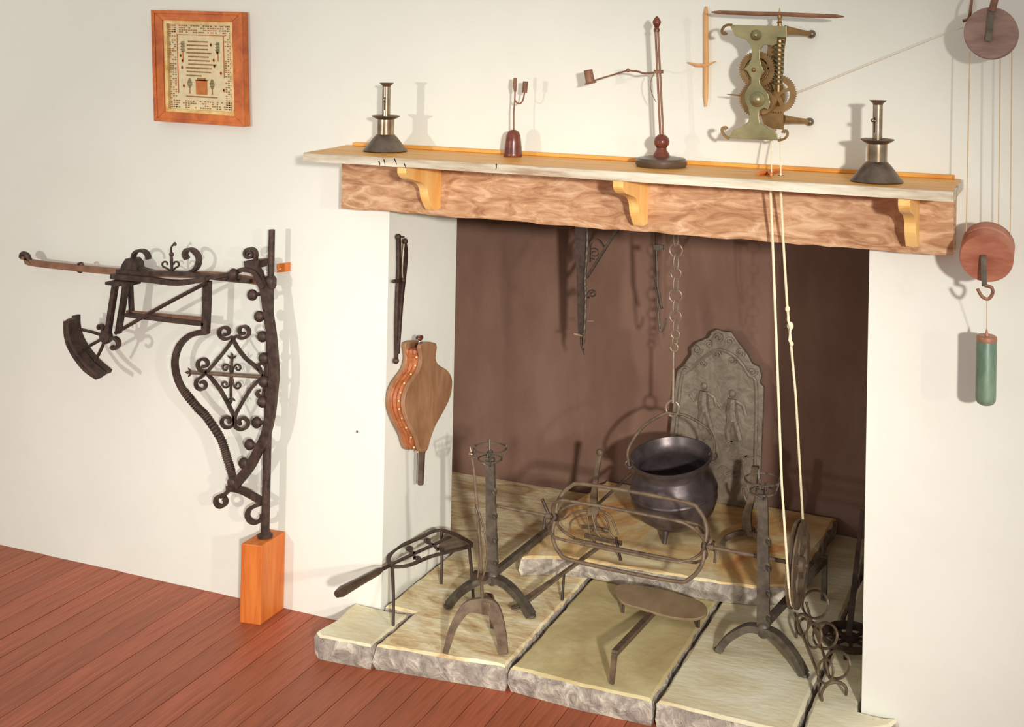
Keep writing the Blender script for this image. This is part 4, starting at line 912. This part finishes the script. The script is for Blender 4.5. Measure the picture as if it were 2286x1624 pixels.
for u, v_ in ((1392, 1338), (1560, 1374)):
    a = UP(u, v_, e1, nn)-nn*.006; part('stub_foot', B().sweep([a, V(a.x, a.y-.005, H1+.003)], .005, 6), M['iron'], bk)

# ------------------------------------------------------------------ ring stand (linked circles)
rs = thing('ring_work_stand', 'low iron stand of linked rings standing at the right of the hearth', 'trivet', V(1.05, .15, H1))
A, C2 = V(1.10, .03, H1), V(.945, .325, H1); dr = (C2-A).normalized(); nv = dr.cross(V(0, 0, 1)).normalized()
def W(u, v_): return UP(u, v_, A, nv)
for u, v_, r in ((1868, 1485, 29), (1842, 1420, 27), (1820, 1350, 29)):
    part('ring', B().sweep([W(u+r*math.cos(k*PI/12), v_+r*1.08*math.sin(k*PI/12)) for k in range(24)], .0038, 6, closed=True), M['ironb'], rs)
nv2 = V(-nv.x, -nv.y, 0)
o2 = .028
def W2_(u, v_): return UP(u, v_, A+V(-.05, -.02, 0), nv)
for u, v_, r in ((1843, 1500, 21), (1817, 1420, 21), (1790, 1395, 18)):
    part('ring', B().sweep([W2_(u+r*.8*math.cos(k*PI/12), v_+r*1.3*math.sin(k*PI/12)) for k in range(24)], .0036, 6, closed=True), M['ironb'], rs)
part('long_rail', B().sweep(cr([W(1800, 1345), W(1812, 1390), W(1835, 1450), W(1852, 1515)], 5), .004, 6), M['ironb'], rs)
part('long_rail', B().sweep(cr([W2_(1774, 1370), W2_(1800, 1440), W2_(1822, 1495), W2_(1830, 1520)], 5), .004, 6), M['ironb'], rs)
part('end_arch', B().sweep(cr([U(1835, 1564, Z, H1+.004), U(1834, 1548, Z, H1+.045), U(1848, 1528, Z, H1+.06), U(1872, 1524, Z, H1+.06), U(1888, 1535, Z, H1+.04), U(1889, 1551, Z, H1+.004)], 4), .0046, 6), M['ironb'], rs)
part('leg', B().sweep([W2_(1826, 1515), U(1830, 1555, Z, H1+.004)], .0036, 6), M['ironb'], rs)
part('rear_arch', B().sweep(cr([U(1778, 1424, Z, H1+.004), U(1781, 1400, Z, H1+.04), U(1793, 1382, Z, H1+.055), U(1815, 1390, Z, H1+.05), U(1827, 1405, Z, H1+.004)], 4), .0042, 6), M['ironb'], rs)

# ------------------------------------------------------------------ round gridiron with long handle at the right jamb
pn = thing('round_gridiron', 'dark round iron gridiron with long upright handle leaning beside the right jamb', 'gridiron', U(1900, 1440, Z, H1))
pcn = U(1898, 1425, Z, H1+.03); RP = .078
part('rim', B().ring(pcn, RP, .006, (0, 0, 1), 36, 6).lathe([(RP-.002, -.012), (RP+.004, .0), (RP+.006, .012), (RP+.002, .012), (RP-.004, -.01)], pcn, 36, cap=False), M['iron'], pn)
for k in range(4):
    a = k*PI/4+.2; d_ = V(math.cos(a), math.sin(a), 0); part('grill_bar', B().sweep([pcn-d_*RP, pcn+d_*RP], 0, flat=(.005, .011), ref=(0, 0, 1)), M['iron'], pn)
part('centre_plate', B().lathe([(0, -.004), (.026, -.004), (.026, .006), (0, .008)], pcn, 20), M['iron'], pn)
for k in range(3):
    a = k*2*PI/3+.5; p0 = pcn+V(math.cos(a), math.sin(a), 0)*(RP-.006); part('foot', B().sweep([p0, V(p0.x, p0.y, H1+.001)], .006, 6), M['iron'], pn)
hb0 = pcn+V(-.004, .0, .006); hb1 = U(1925, 1140, Y, pcn.y+.07)
part('handle', B().sweep([hb0, hb0.lerp(hb1, .5), hb1], 0, flat=(.010, .015), rr=[1.2, 1, .7]), M['iron'], pn)
